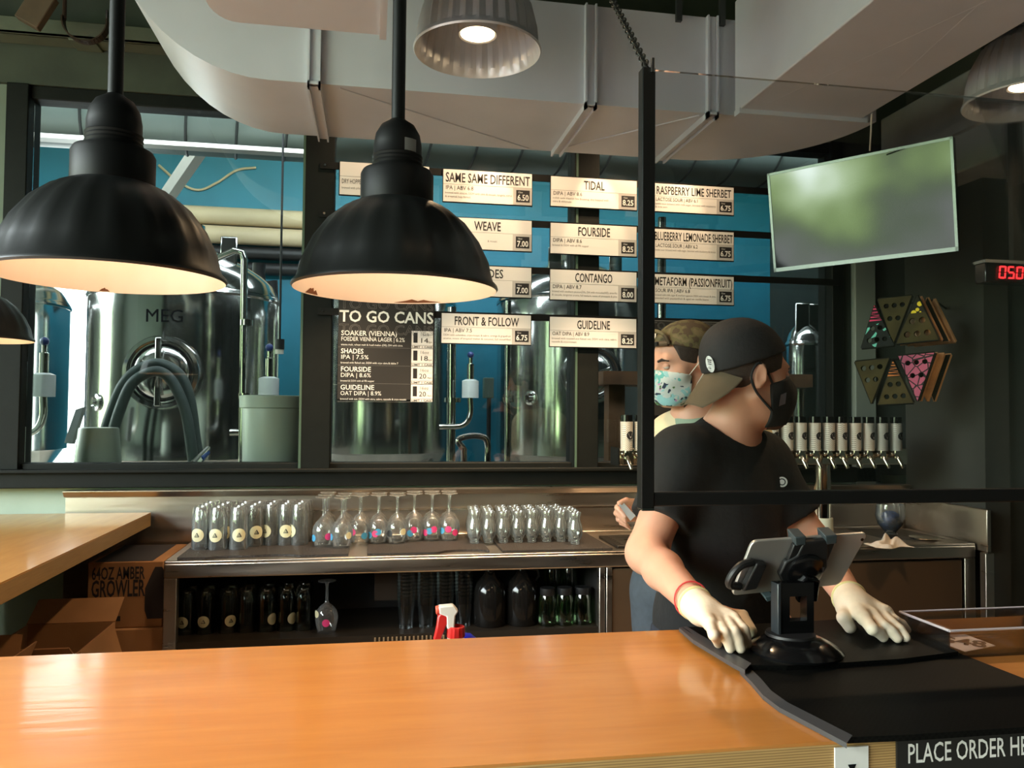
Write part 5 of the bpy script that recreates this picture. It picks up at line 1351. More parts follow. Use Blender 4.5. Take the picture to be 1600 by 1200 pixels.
def bar_mat(px_pts, z, th, label, lip=None):
    P = [atz(x, y, z+th) for x, y in px_pts]
    t = thing('bar_mat', label, 'mat', (sum(p.x for p in P)/len(P), sum(p.y for p in P)/len(P), z), 'rubber bar mats')
    MB().prism([(p.x, p.y, z) for p in P], (0, 0, th)).build('mat_surface', RUBM, t, smooth=0)
    if lip:
        L_ = [atz(x, y, z+th) for x, y in lip[0]]; R_ = [atz(x, y, z+th) for x, y in lip[1]]
        m = MB(); n = len(L_); vs = []
        for a, b in zip(L_, R_): vs += [(a.x, a.y, z+0.0002), (a.x, a.y, z+th*0.9), (b.x, b.y, z+th*1.12), (b.x, b.y, z+th*0.9)]
        fs = []
        for i in range(n-1):
            k = 4*i; fs += [(k, k+4, k+5, k+1), (k+1, k+5, k+6, k+2), (k+2, k+6, k+7, k+3)]
        m.add(vs, fs).build('edge_lip', LIP, t, smooth=0)
    return t
bar_mat([(1163, 1043), (1182, 1060), (1200, 1082), (1225, 1100), (1325, 1152), (1420, 1148), (1600, 1136), (1760, 1128), (1600, 1060), (1495, 1019), (1300, 1020)], MZ, 0.008, 'black rubber bar mat at the front edge above the order sign',
        lip=([(1156, 1046), (1174, 1064), (1192, 1085), (1217, 1104), (1323, 1160)], [(1170, 1043), (1188, 1060), (1205, 1080), (1230, 1098), (1332, 1150)]))
bar_mat([(1066, 980), (1088, 995), (1120, 1013), (1150, 1030), (1168, 1039), (1230, 1040), (1320, 1035), (1410, 1029), (1497, 1018), (1440, 992), (1408, 969), (1380, 963), (1240, 972)], MZ+0.0082, 0.008, 'black rubber bar mat under the tablet stand, lapping over the front mat',
        lip=([(1061, 980), (1083, 999), (1115, 1018), (1145, 1036), (1164, 1046)], [(1073, 979), (1095, 993), (1127, 1011), (1157, 1028), (1174, 1037)]))
MT2 = MZ+0.0165
# stand
cb = atz(1243, 1014, MT2+0.004)
t = thing('tablet_stand', 'glossy black tablet stand with an oval foot on the bar mat', 'tablet stand', (cb.x, cb.y, MT2))
RB = 0.078
MB().lathe([(0.001, 0), (RB, 0), (RB+0.001, 0.004), (RB-0.004, 0.009), (RB*0.72, 0.020), (RB*0.52, 0.026), (0.001, 0.027)], (cb.x, cb.y, MT2), 64).build('foot', BLACKG, t, smooth=50)
MB().lathe([(RB*0.55, 0.0255), (RB*0.53, 0.030), (0.001, 0.030)], (cb.x-0.004, cb.y+0.010, MT2), 40).build('foot_cap', BLACKP, t)
Yq = cb.y+0.012
fx = lambda px_, py_: at(px_, py_, Yq)
zA, zB = MT2+0.028, fx(1240, 918).z+0.01
xq0, xq1 = fx(1211, 960).x, fx(1267, 960).x
pw_ = MB()
w4 = (xq1-xq0)
iw0, iw1 = xq0+w4*0.33, xq1-w4*0.20; iz0, iz1 = fx(1240, 968).z, fx(1240, 930).z
for a in ((xq0, zA, iw0, zB), (iw1, zA, xq1, zB), (iw0, zA, iw1, iz0), (iw0, iz1, iw1, zB)):
    pw_.box(a[0], Yq-0.010, a[1], a[2], Yq+0.012, a[3])
pw_.build('column', BLACKG, t)
MB().box(xq0-0.001, Yq-0.012, zA, xq0+0.006, Yq+0.014, zB).build('column_edge', mat('dark_grey_gloss_plastic', lin(44, 48, 52), 0.3), t, bevel=0.002)
# tablet plane from its four corners; depth set so that it leans back over the column
P0 = fx(1248, 880); P0 = P0 + Vector((0, 0.025, 0))
tn = Vector((0.02, -0.86, -0.36)).normalized()       # the back of the tablet faces the viewer and slightly down
cor = [ray_plane(x, y, P0, tn) for x, y in ((1176, 846), (1357, 833), (1312, 914), (1143, 931))]
tx = ((cor[1]-cor[0])+(cor[2]-cor[3])).normalized(); ty = ((cor[0]-cor[3])+(cor[1]-cor[2])).normalized()
tt = thing('tablet', 'silver tablet seen from its back, held at a slant in the black stand', 'tablet', sum(cor, Vector())/4)
def rounded(pts, rad, n=6):
    o = []; k = len(pts)
    for i in range(k):
        p, a, b = pts[i], pts[i-1], pts[(i+1) % k]
        u_ = (a-p).normalized()*rad; v_ = (b-p).normalized()*rad
        for j in range(n+1):
            s_ = j/n; o.append((p+u_)*(1-s_)**2 + p*2*s_*(1-s_) + (p+v_)*s_**2)
    return o
rp = rounded(cor, 0.012)
TABS = mat('silver_tablet_aluminium', lin(186, 182, 178), 0.38, 0.7)
MB().prism(rp, -tn*0.007).build('back_shell', TABS, tt, smooth=20, bevel=0.0015)
ctr = sum(cor, Vector())/4
sc_ = [ctr+(p-ctr)*0.97-tn*0.0072 for p in rp]
MB().prism(sc_, -tn*0.0006).build('screen_glass', BLACKG, tt, smooth=20)
lens = ray_plane(1347, 843, P0, tn)
MB().cyl(lens, lens+tn*0.001, 0.003, n=14).build('camera_lens', BLACKG, tt)
# clamp: hub, fork with two hooks on top, side grip, lower hook
hb = ray_plane(1252, 885, P0, tn)
def tp(px_, py_, off): return ray_plane(px_, py_, P0, tn)+tn*off
MB().prism([tp(x, y, 0.0015) for x, y in ((1250, 842), (1290, 838), (1288, 862), (1287, 880), (1272, 905), (1246, 915), (1222, 912), (1212, 892), (1222, 872), (1240, 862))], tn*0.012).build('fork_plate', BLACKP, t, bevel=0.003)
u_ = tx; v_ = tn.cross(tx)
MB().lathe([(0.001, 0.026), (0.018, 0.026), (0.024, 0.022), (0.027, 0.022), (0.034, 0.018), (0.036, 0.0)], hb+tn*0.0, 40, axis=(tn, tx)).build('hub', BLACKG, t, smooth=50)
MB().prism([tp(x, y, 0.022) for x, y in ((1231, 898), (1246, 884), (1266, 890), (1262, 922), (1232, 924))], tn*0.014).build('hinge_block', BLACKG, t, bevel=0.003)
for (a, b) in ((1236, 1254), (1283, 1302)):
    d_ = 0 if a < 1250 else -2
    MB().prism([tp(x, y, 0.0015) for x, y in ((a, 846+d_), (b-2, 844+d_), (b-14, 872), (a-12, 876))], tn*0.010).build('fork_arm', BLACKP, t, bevel=0.002)
    MB().prism([tp(x, y, 0.014) for x, y in ((a, 833+d_), (b, 832+d_), (b-1, 845+d_), (a+2, 847+d_))], -tn*0.030).build('top_hook', mat('dark_grey_rubber_hook', lin(54, 64, 68), 0.5), t, bevel=0.002)
MB().prism([tp(x, y, 0.0015) for x, y in ((1176, 872), (1192, 874), (1176, 912), (1154, 916))], tn*0.016).build('side_grip', BLACKP, t, bevel=0.003)
MB().tube(curve_pts([tp(1172, 874, 0.008), tp(1152, 877, 0.014), tp(1137, 890, 0.018), tp(1134, 905, 0.016), tp(1152, 912, 0.008)], 5), 0.0075, 10).build('side_knob', BLACKP, t)
MB().prism([tp(x, y, 0.014) for x, y in ((1190, 926), (1203, 924), (1198, 932), (1193, 933))], -tn*0.026).build('lower_hook', mat('grey_rubber_hook', lin(70, 86, 92), 0.5), t, bevel=0.001)

# clear tray and price card
ACR = glassy('clear_acrylic_tray', (0.90, 0.90, 0.92), 0.05, 0.05, 0.9)
za = BT+0.0005
q0, q1, q3 = atz(1412, 998, za), atz(1500, 1022, za), atz(1640, 1000, za)
r0, r1 = atz(1406, 956, za+0.048), atz(1482, 986, za+0.048)
xa, ya, yb, xb = r0.x, r1.y, r0.y, 1.30
t = thing('acrylic_tray', 'shallow clear acrylic tray on the bar at the right picture edge', 'tray', ((xa+xb)/2, (ya+yb)/2, za))
m = MB(); w = 0.003; zt_ = za+0.048
m.box(xa, ya, za, xb, yb, za+w)
m.box(xa, ya, za+w, xb, ya+w, zt_).box(xa, yb-w, za+w, xb, yb, zt_).box(xa, ya+w, za+w, xa+w, yb-w, zt_).box(xb-w, ya+w, za+w, xb, yb-w, zt_)
m.build('tray_body', ACR, t, smooth=0)
rim = MB()
for a, b in (((xa, ya), (xb, ya)), ((xb, ya), (xb, yb)), ((xb, yb), (xa, yb)), ((xa, yb), (xa, ya))): rim.tube([(a[0], a[1], zt_), (b[0], b[1], zt_)], 0.0025, 6)
rim.build('rim', mat('bright_acrylic_edge', lin(190, 180, 186), 0.2), t)
cc = [atz(x, y, za+w+0.0006) for x, y in ((1440, 993), (1508, 991), (1556, 1009), (1508, 1018))]
t2 = thing('price_card', 'white paper card marked 48 lying in the clear tray', 'card', sum(cc, Vector())/4)
xd_ = ((cc[1]-cc[0])).normalized()
MB().prism([Vector((p.x, p.y, za+w+0.0003)) for p in cc], (0, 0, 0.0004)).build('paper', mat('white_paper', lin(224, 214, 208), 0.7), t2, smooth=0)
du = (cc[2]-cc[1]).normalized(); 
ex = (cc[2]-cc[0]).normalized(); ey = Vector((-ex.y, ex.x, 0))
c_ = sum(cc, Vector())/4; c_.z = za+w+0.0008
text('lettering', '$48', c_-ex*0.036-ey*0.024, ex, ey, 0.048, INK, t2, width=0.076, bold=0.03)
# ------------------------------------------------------------------ people: smooth implicit bodies meshed by surface nets
class Grid:
    def __init__(s, lo, hi, h):
        s.lo = np.array(lo, np.float32); s.h = h
        s.n = np.ceil((np.array(hi)-s.lo)/h).astype(int)+1
        s.ax = [s.lo[i]+h*np.arange(s.n[i], dtype=np.float32) for i in range(3)]
        s.F = np.full(s.n, 0.5, np.float32)
    def sl(s, lo, hi):
        r = []
        for i in range(3):
            a = int(max(0, math.floor((lo[i]-s.lo[i])/s.h))); b = int(min(s.n[i], math.ceil((hi[i]-s.lo[i])/s.h)+1))
            if b <= a: return None
            r.append(slice(a, b))
        return tuple(r)
    def pts(s, r):
        return s.ax[0][r[0]][:, None, None], s.ax[1][r[1]][None, :, None], s.ax[2][r[2]][None, None, :]
    def comb(s, r, d, k, op):
        f = s.F[r]
        if op == 'u':
            if k > 0: hh = np.maximum(k-np.abs(f-d), 0)/k; s.F[r] = np.minimum(f, d)-hh*hh*k*0.25
            else: s.F[r] = np.minimum(f, d)
        else:
            d = -d
            if k > 0: hh = np.maximum(k-np.abs(f-d), 0)/k; s.F[r] = np.maximum(f, d)+hh*hh*k*0.25
            else: s.F[r] = np.maximum(f, d)
    def cap(s, a, b, ra, rb=None, k=0.02, op='u'):
        rb = ra if rb is None else rb
        a = np.array(a, np.float32); b = np.array(b, np.float32); m = max(ra, rb)+k+2*s.h
        r = s.sl(np.minimum(a, b)-m, np.maximum(a, b)+m)
        if r is None: return s
        X, Y, Z = s.pts(r); ba = b-a; L = float(ba @ ba)+1e-12
        t = np.clip(((X-a[0])*ba[0]+(Y-a[1])*ba[1]+(Z-a[2])*ba[2])/L, 0, 1)
        d = np.sqrt((X-a[0]-t*ba[0])**2+(Y-a[1]-t*ba[1])**2+(Z-a[2]-t*ba[2])**2)-(ra+(rb-ra)*t)
        s.comb(r, d, k, op); return s
    def chain(s, pts, rs, k=0.02):
        for i in range(len(pts)-1): s.cap(pts[i], pts[i+1], rs[i], rs[i+1], k)
        return s
    def ell(s, c, rad, ax=None, k=0.02, op='u'):
        c = np.array(c, np.float32); rad = np.array(rad, np.float32)
        m = float(rad.max())+k+2*s.h
        r = s.sl(c-m, c+m)
        if r is None: return s
        X, Y, Z = s.pts(r); X = X-c[0]; Y = Y-c[1]; Z = Z-c[2]
        if ax is None: q = (X, Y, Z)
        else: q = [X*a[0]+Y*a[1]+Z*a[2] for a in ax]
        k0 = np.sqrt((q[0]/rad[0])**2+(q[1]/rad[1])**2+(q[2]/rad[2])**2)
        k1 = np.sqrt((q[0]/rad[0]**2)**2+(q[1]/rad[1]**2)**2+(q[2]/rad[2]**2)**2)+1e-9
        s.comb(r, k0*(k0-1)/k1, k, op); return s
    def plane(s, p, n, k=0.0):
        """keep the side the normal points away from"""
        n = np.array(n, float); n = n/np.linalg.norm(n); X, Y, Z = s.pts((slice(None),)*3)
        d = (X-p[0])*n[0]+(Y-p[1])*n[1]+(Z-p[2])*n[2]
        if k > 0: hh = np.maximum(k-np.abs(s.F-d), 0)/k; s.F = np.maximum(s.F, d)+hh*hh*k*0.25
        else: s.F = np.maximum(s.F, d+0*s.F)
        return s
    def mesh(s):
        F = s.F; F[0] = F[-1] = 0.1; F[:, 0] = F[:, -1] = 0.1; F[:, :, 0] = F[:, :, -1] = 0.1
        I = F < 0
        cnt = np.zeros(np.array(F.shape)-1, np.int8)
        cs = [(i, j, k) for i in (0, 1) for j in (0, 1) for k in (0, 1)]
        S = lambda A, c: A[c[0]:A.shape[0]-1+c[0], c[1]:A.shape[1]-1+c[1], c[2]:A.shape[2]-1+c[2]]
        for c in cs: cnt += S(I, c)
        act = (cnt > 0) & (cnt < 8); idx = np.argwhere(act)
        V = np.zeros((len(idx), 3)); N = np.zeros(len(idx))
        val = {c: F[idx[:, 0]+c[0], idx[:, 1]+c[1], idx[:, 2]+c[2]] for c in cs}
        for a in cs:
            for ax in range(3):
                if a[ax] == 0:
                    b = list(a); b[ax] = 1; b = tuple(b); va, vb = val[a], val[b]
                    m = (va < 0) != (vb < 0)
                    t = np.where(m, va/np.where(m, va-vb, 1), 0)
                    p = np.array(a, float)[None, :].repeat(len(idx), 0); p[:, ax] += t
                    V += p*m[:, None]; N += m
        V = (V/N[:, None]+idx)*s.h+s.lo
        ID = np.full(act.shape, -1, np.int64); ID[act] = np.arange(len(idx))
        faces = []
        for ax in range(3):
            u, w = (ax+1) % 3, (ax+2) % 3
            A = np.take(I, range(F.shape[ax]-1), ax); B = np.take(I, range(1, F.shape[ax]), ax)
            e = np.argwhere(A != B)
            ok = (e[:, u] > 0) & (e[:, w] > 0) & (e[:, u] < F.shape[u]-1) & (e[:, w] < F.shape[w]-1); e = e[ok]
            if not len(e): continue
            def cell(du, dw):
                q = e.copy(); q[:, u] -= du; q[:, w] -= dw; return ID[q[:, 0], q[:, 1], q[:, 2]]
            q = np.stack([cell(1, 1), cell(0, 1), cell(0, 0), cell(1, 0)], 1)
            fl = ~I[e[:, 0], e[:, 1], e[:, 2]]
            q[fl] = q[fl][:, ::-1]; faces.append(q)
        return V, np.concatenate(faces)
    def build(s, name, m, parent, relax=2):
        V, Q = s.mesh(); org = wloc(parent)
        for _ in range(relax):                      # light smoothing of the net
            acc = np.zeros_like(V); n = np.zeros(len(V))
            for i in range(4):
                a, b = Q[:, i], Q[:, (i+1) % 4]
                np.add.at(acc, a, V[b]); np.add.at(n, a, 1); np.add.at(acc, b, V[a]); np.add.at(n, b, 1)
            V = V*0.5+0.5*acc/np.maximum(n, 1)[:, None]
        V = V-np.array(org)
        me = bpy.data.meshes.new(name); me.vertices.add(len(V)); me.vertices.foreach_set('co', V.astype(np.float32).ravel())
        me.loops.add(len(Q)*4); me.loops.foreach_set('vertex_index', Q.ravel().astype(np.int32))
        me.polygons.add(len(Q)); me.polygons.foreach_set('loop_start', np.arange(0, len(Q)*4, 4, dtype=np.int32))
        me.polygons.foreach_set('use_smooth', [True]*len(Q))
        me.update(calc_edges=True); me.validate()
        me.materials.append(m)
        o = bpy.data.objects.new(name, me); COL.objects.link(o); o.parent = parent
        return o

class Frame:
    def __init__(s, o, f, up=(0, 0, 1)):
        s.o = Vector(o); s.f = Vector(f).normalized(); up = Vector(up)
        s.l = up.cross(s.f).normalized(); s.u = s.f.cross(s.l)
        s.ax = [tuple(s.f), tuple(s.l), tuple(s.u)]
    def p(s, x, y, z): return s.o + s.f*x + s.l*y + s.u*z

SKIN = mat('fair_skin', lin(214, 158, 132), 0.5, noise=0.04, nscale=30)
SKIN.node_tree.nodes['Principled BSDF'].inputs['Subsurface Weight'].default_value = 0.12
SKIN.node_tree.nodes['Principled BSDF'].inputs['Subsurface Radius'].default_value = (0.012, 0.005, 0.003)
def head(G, H, i=0.0, face=True):
    """Skull, face and ears in the head frame H (x forward, y left, z up), swollen by i."""
    e = lambda c, r, k=0.02, op='u', ax=None: G.ell(H.p(*c), [q+i for q in r] if op == 'u' else r, ax or H.ax, k, op)
    c = lambda a, b, ra, rb, k=0.01: G.cap(H.p(*a), H.p(*b), ra+i, rb+i, k)
    e((-0.014, 0, 0.036), (0.096, 0.075, 0.086), 0.0)
    e((0.026, 0, -0.022), (0.064, 0.062, 0.088), 0.03)
    e((0.030, 0, -0.074), (0.050, 0.050, 0.040), 0.03)
    c((0.070, -0.010, -0.100), (0.070, 0.010, -0.100), 0.017, 0.017, 0.025)
    for s in (1, -1):
        c((-0.012, s*0.060, -0.045), (0.060, s*0.022, -0.100), 0.013, 0.013, 0.025)      # jaw line
        c((0.045, s*0.050, -0.020), (0.072, s*0.030, -0.030), 0.016, 0.014, 0.025)       # cheekbone
    if face:
        c((0.078, -0.034, 0.024), (0.078, 0.034, 0.024), 0.011, 0.011, 0.02)             # brow
        for s in (1, -1): e((0.091, s*0.031, 0.005), (0.013, 0.017, 0.010), 0.010, 's')
        c((0.090, 0, 0.012), (0.110, 0, -0.026), 0.008, 0.011, 0.012)                    # nose
        for s in (1, -1): c((0.096, s*0.010, -0.030), (0.100, s*0.011, -0.030), 0.0075, 0.007, 0.008)
        for s in (1, -1): c((0.088, s*0.006, -0.060), (0.080, s*0.022, -0.062), 0.007, 0.004, 0.008)   # lips
        c((0.086, -0.014, -0.069), (0.086, 0.014, -0.069), 0.007, 0.007, 0.008)
    for s in (1, -1):                                                                    # ears
        tl = Frame((0, 0, 0), H.f+H.l*s*0.45-H.u*0.18, H.u)
        cc = H.p(-0.016, s*0.080, 0.0)
        G.ell(cc, (0.019+i, 0.0085+i, 0.033+i), tl.ax, 0.010)
        if i == 0: G.ell(cc+tl.l*s*0.009+tl.f*0.004-tl.u*0.001, (0.010, 0.007, 0.020), tl.ax, 0.006, 's')
def hand(G, w, el, fingers, thumb, i=0.0):
    """w wrist, el a point up the forearm, fingers = four lists (knuckle, middle joint, tip), thumb = list of joints"""
    w = Vector(w); rad = [0.0098, 0.0100, 0.0095, 0.0085]
    ks = [Vector(f[0]) for f in fingers]
    for j, k_ in enumerate(ks):
        G.cap(w*0.85+k_*0.15, k_, 0.0165+i, 0.0125+i, 0.014)
    G.cap(w*0.5+ks[1]*0.5, w*0.5+ks[3]*0.5, 0.015+i, 0.013+i, 0.014)
    for j, f in enumerate(fingers):
        r = rad[j]; f = [Vector(q) for q in f]
        G.cap(f[0], f[1], r*1.08+i, r+i, 0.004)
        d = f[1]*0.45+f[2]*0.55+Vector((0, 0, 0.003))
        G.cap(f[1], d, r+i, r*0.93+i, 0.002); G.cap(d, f[2], r*0.93+i, r*0.78+i, 0.002)
    t = [Vector(q) for q in thumb]
    G.cap(w*0.6+t[0]*0.4, t[0], 0.018+i, 0.0145+i, 0.014)
    for a in range(len(t)-1): G.cap(t[a], t[a+1], (0.0135-0.0015*a)+i, (0.012-0.0015*a)+i, 0.004)

def eyes(H, parent, lid=0.0):
    for s in (1, -1):
        c = H.p(0.0768, s*0.031, 0.0065); R = 0.0118
        MB().ell(c, (R, R, R), 20, 14).build('eye', EYEW, parent)
        MB().ell(c+H.f*0.0070, (0.0054, 0.0054, 0.0054), 12, 8).build('iris', IRIS, parent)
        q = MB().ell(c, (R*1.09, R*1.09, R*1.09), 28, 20); keep = []
        for f in q.f:                                   # upper and lower eyelids
            m_ = sum((Vector(q.v[k]) for k in f), Vector())/len(f)-c
            if m_.dot(H.u) > lid or m_.dot(H.u) < -0.0062: keep.append(f)
        q.f = keep; q.m = [0]*len(keep)
        q.build('eyelid', SKIN, parent)
        b = MB(); b.tube([H.p(0.0938, s*0.012, 0.022), H.p(0.0920, s*0.028, 0.027), H.p(0.080, s*0.047, 0.022)], [0.0038, 0.0046, 0.0022], 8)
        b.build('eyebrow', HAIR, parent)
EYEW = mat('eye_white', lin(214, 206, 200), 0.25); IRIS = mat('brown_iris', lin(60, 42, 30), 0.2)
HAIR = mat('dark_brown_hair', lin(54, 40, 32), 0.75, noise=0.4, nscale=60, bump=0.25, bscale=380)
BEARD = mat('reddish_brown_beard', lin(96, 62, 44), 0.8, noise=0.4, nscale=90, bump=0.3, bscale=420)

# ================================================================== the man at the tablet
t = thing('person', 'masked man in black cap and black t-shirt leaning gloved hands on the bar', 'person', (0.86, 1.90, 0))
HS = 1.0
Hc = att(1169, 590, 1.95)
H1 = Frame(Hc, (0.995, 0.06, -0.02))
neck = att(1140, 674, 1.97); shR = att(1064, 716, 1.90); shL = att(1188, 722, 2.04)
elR = att(1010, 864, 1.80); elL = att(1270, 850, 1.99)
zt_m = BT+0.0175
wrR = atz(1093, 950, zt_m+0.048); wrL = atz(1331, 940, zt_m+0.048)
U = (shL-shR).normalized(); U.z = 0; U.normalize(); Nf = Vector((U.y, -U.x, 0))       # U towards his left, Nf out of the chest
AX = [tuple(U), tuple(Nf), (0, 0, 1)]
mid = (shR+shL)/2
chest = mid + Vector((0, 0, -0.13)) - Nf*0.005
waist = Vector((mid.x*0.6+0.86*0.4, mid.y*0.4+1.93*0.6, 1.13)) + Vector((0.02, 0, 0)); hips = Vector((0.885, 1.985, 0.97))
def torso(G, i=0.0, lower=True):
    G.ell(chest, (0.160+i, 0.108+i, 0.19+i), AX, 0.05)
    G.ell(waist, (0.158+i, 0.108+i, 0.20+i), AX, 0.08)
    G.cap(shR-U*0.0, shL, 0.058+i, 0.058+i, 0.06)
    G.cap(neck+Vector((0, 0, -0.01))-Nf*0.01, shR+U*0.05+Vector((0, 0, 0.012)), 0.045+i, 0.040+i, 0.05)
    G.cap(neck+Vector((0, 0, -0.01))-Nf*0.01, shL-U*0.05+Vector((0, 0, 0.012)), 0.045+i, 0.040+i, 0.05)
    if lower: G.ell(hips, (0.168+i, 0.12+i, 0.15+i), AX, 0.08)
def arms(G, i=0.0, upto=1.0):
    for sh, el, wr in ((shR, elR, wrR), (shL, elL, wrL)):
        e_ = sh.lerp(el, upto)
        G.cap(sh, e_, 0.056+i, 0.056+(0.043-0.056)*upto+i, 0.05)
        if upto == 1.0:
            m_ = el.lerp(wr, 0.35)
            G.cap(el, m_, 0.040+i, 0.040+i, 0.03); G.cap(m_, wr, 0.040+i, 0.027+i, 0.02)
fR = [[atz(px_, py_, zt_m+dz) for (px_, py_), dz in zip(f, (0.041, 0.035, 0.0085))] for f in (
    ((1146, 968), (1161, 984), (1167, 1007)), ((1133, 965), (1147, 988), (1157, 1013)), ((1120, 968), (1132, 989), (1141, 1013)), ((1110, 975), (1115, 992), (1122, 1006)))]
tR = [atz(1128, 956, zt_m+0.030), atz(1158, 962, zt_m+0.024), atz(1173, 986, zt_m+0.012)]
fL = [[atz(px_, py_, zt_m+dz) for (px_, py_), dz in zip(f, (0.036, 0.026, 0.0085))] for f in (
    ((1350, 966), (1363, 983), (1380, 996)), ((1363, 961), (1381, 979), (1402, 997)), ((1376, 958), (1394, 975), (1415, 996)), ((1384, 957), (1399, 970), (1417, 984)))]
tL = [atz(1321, 951, zt_m+0.036), atz(1319, 965, zt_m+0.028), atz(1328, 980, zt_m+0.011)]
lo = np.minimum.reduce([np.array(p) for p in (elR, elL, wrR, wrL, hips, shR, shL)])-0.25; hi = np.maximum.reduce([np.array(p) for p in (elR, elL, hips, shR, shL, Hc)])+0.2
lo[2] = -0.01; hi[2] = Hc.z+0.15; lo[1] -= 0.02
G = Grid(lo, hi, 0.0055)
torso(G); arms(G)
G.cap(neck-Vector((0, 0, 0.02)), H1.p(-0.022, 0, -0.05), 0.062, 0.056, 0.04)
head(G, H1)
hand(G, wrR, elR, fR, tR, -0.001); hand(G, wrL, elL, fL, tL, -0.001)
for s in (1, -1):
    h_ = hips+U*0.09*s+Vector((0, 0, -0.06)); kn = h_+Vector((0.0, -0.01, -0.44)); an = Vector((kn.x, kn.y+0.03, 0.09))
    G.chain([h_, kn, an], [0.085, 0.055, 0.04], 0.04); G.cap(an+Vector((0, 0, -0.04)), an+Nf*0.15+Vector((0, 0, -0.055)), 0.04, 0.032, 0.03)
G.build('body', SKIN, t)
# t-shirt
TEE = mat('black_cotton_jersey', lin(26, 25, 26), 0.85, bump=0.25, bscale=40, noise=0.1, nscale=12)
lo2 = np.minimum.reduce([np.array(p) for p in (shR, shL, hips, elR)])-0.22; hi2 = np.maximum.reduce([np.array(p) for p in (shR, shL, hips, elL)])+0.22
lo2[2] = 0.86; hi2[2] = mid.z+0.16
G = Grid(lo2, hi2, 0.0055)
torso(G, 0.010); TF = G.F.copy()
for sh, el, u_ in ((shR, elR, 0.62), (shL, elL, 0.66)):
    e_ = sh.lerp(el, u_+0.12); G.cap(sh, e_, 0.066, 0.067, 0.05)
# fabric folds
for (a, b, r_) in ((shR+Vector((0.03, -0.02, -0.10)), chest+Nf*0.115+Vector((-0.05, 0, -0.06)), 0.010), (shL+Vector((-0.02, -0.03, -0.10)), chest+Nf*0.115+Vector((0.05, 0, -0.09)), 0.009), (waist+U*0.12+Nf*0.06, waist-U*0.05+Nf*0.118+Vector((0, 0, -0.05)), 0.009), (waist-U*0.13+Nf*0.05+Vector((0, 0, 0.08)), waist+U*0.03+Nf*0.118+Vector((0, 0, 0.05)), 0.008)):
    G.cap(a, b, r_, r_*0.7, 0.03)
for sh, el, u_ in ((shR, elR, 0.66), (shL, elL, 0.70)):
    # sleeve hem: cut the sleeve across the arm, only below the hem point
    d_ = (el-sh).normalized(); p_ = sh.lerp(el, u_); X, Y, Z = G.pts((slice(None),)*3)
    pl_ = (X-p_.x)*d_.x+(Y-p_.y)*d_.y+(Z-p_.z)*d_.z
    rad_ = np.sqrt((X-p_.x)**2+(Y-p_.y)**2+(Z-p_.z)**2)
    G.F = np.where(rad_ < 0.125, np.minimum(np.maximum(G.F, pl_), TF), G.F).astype(np.float32)
G.plane((0, 0, 0.885), (0, 0, -1))
nk = neck+Nf*0.035+Vector((0, 0, 0.055))
G.cap(nk+Vector((0, 0, 0.0)), H1.p(-0.02, 0, -0.02), 0.088, 0.10, 0.008, 's')
G.build('t_shirt', TEE, t)
# round chest badge
bp_ = att(1222, 753, 1.90)
X = chest+Nf*0.119; 
d_ = ray(1222, 753); 
# push the badge onto the shirt front: march along the line of sight until the shirt surface is met
def march(GF, px_, py_, t0=1.4, t1=2.4):
    d_ = ray(px_, py_)
    for q in np.arange(t0, t1, 0.002):
        p = CAM+d_*float(q); ix = [int(round((p[k]-GF.lo[k])/GF.h)) for k in range(3)]
        if all(0 <= ix[k] < GF.n[k] for k in range(3)) and GF.F[tuple(ix)] < 0.001: return p
    return None
hit = march(G, 1222, 753)
if hit:
    n_ = (CAM-hit).normalized()
    bd = MB().cyl(hit+n_*0.002, hit+n_*0.004, 0.0125, n=24); bd.build('chest_badge', mat('white_badge_print', lin(214, 212, 214), 0.6), t)
    MB().lathe([(0.006, 0.0042), (0.0085, 0.0044), (0.0085, 0.0046), (0.006, 0.0046)], hit, 20, axis=(n_, n_.orthogonal())).build('badge_mark', TEE, t)
# trousers and shoes
G = Grid(np.minimum(lo2, 9)*[1, 1, 0]+[0, -0.05, 0.0], hi2*[1, 1, 0]+[0, 0, 1.0], 0.008)
G.ell(hips, (0.172, 0.125, 0.155), AX, 0.05)
for s in (1, -1):
    h_ = hips+U*0.09*s+Vector((0, 0, -0.06)); kn = h_+Vector((0.0, -0.01, -0.44)); an = Vector((kn.x, kn.y+0.03, 0.09))
    G.chain([h_, kn, an], [0.095, 0.068, 0.06], 0.04)
G.plane((0, 0, 0.96), (0, 0, 1)); G.plane((0, 0, 0.05), (0, 0, -1))
G.build('trousers', mat('dark_denim', lin(34, 40, 52), 0.85, noise=0.1, nscale=40), t)
# gloves
GLOVE = mat('cream_latex_glove', lin(232, 216, 192), 0.45, noise=0.05, nscale=40, bump=0.12, bscale=60)
CUFF = mat('pale_yellow_glove_cuff', lin(226, 216, 160), 0.45)
for w, el, f, th in ((wrR, elR, fR, tR), (wrL, elL, fL, tL)):
    allp = [Vector(q) for g_ in f for q in g_]+[Vector(q) for q in th]+[w]
    lo3 = np.minimum.reduce([np.array(p) for p in allp])-0.06; hi3 = np.maximum.reduce([np.array(p) for p in allp])+0.06
    G = Grid(lo3, hi3, 0.0022)
    hand(G, w, el, f, th, 0.0012)
    d_ = (el-w).normalized(); cu = w+d_*0.022
    G.cap(w-d_*0.01, w+d_*0.05, 0.029, 0.034, 0.014)
    G.plane(cu, d_)
    G.build('glove', GLOVE, t, relax=2)
    MB().lathe([(0.0300, -0.004), (0.0335, -0.003), (0.034, 0.002), (0.0315, 0.0045), (0.029, 0.003)], cu, 32, axis=(d_, d_.orthogonal()), close=True).build('glove_cuff', CUFF, t, smooth=60)
d_ = (elR-wrR).normalized(); bc = wrR+d_*0.040
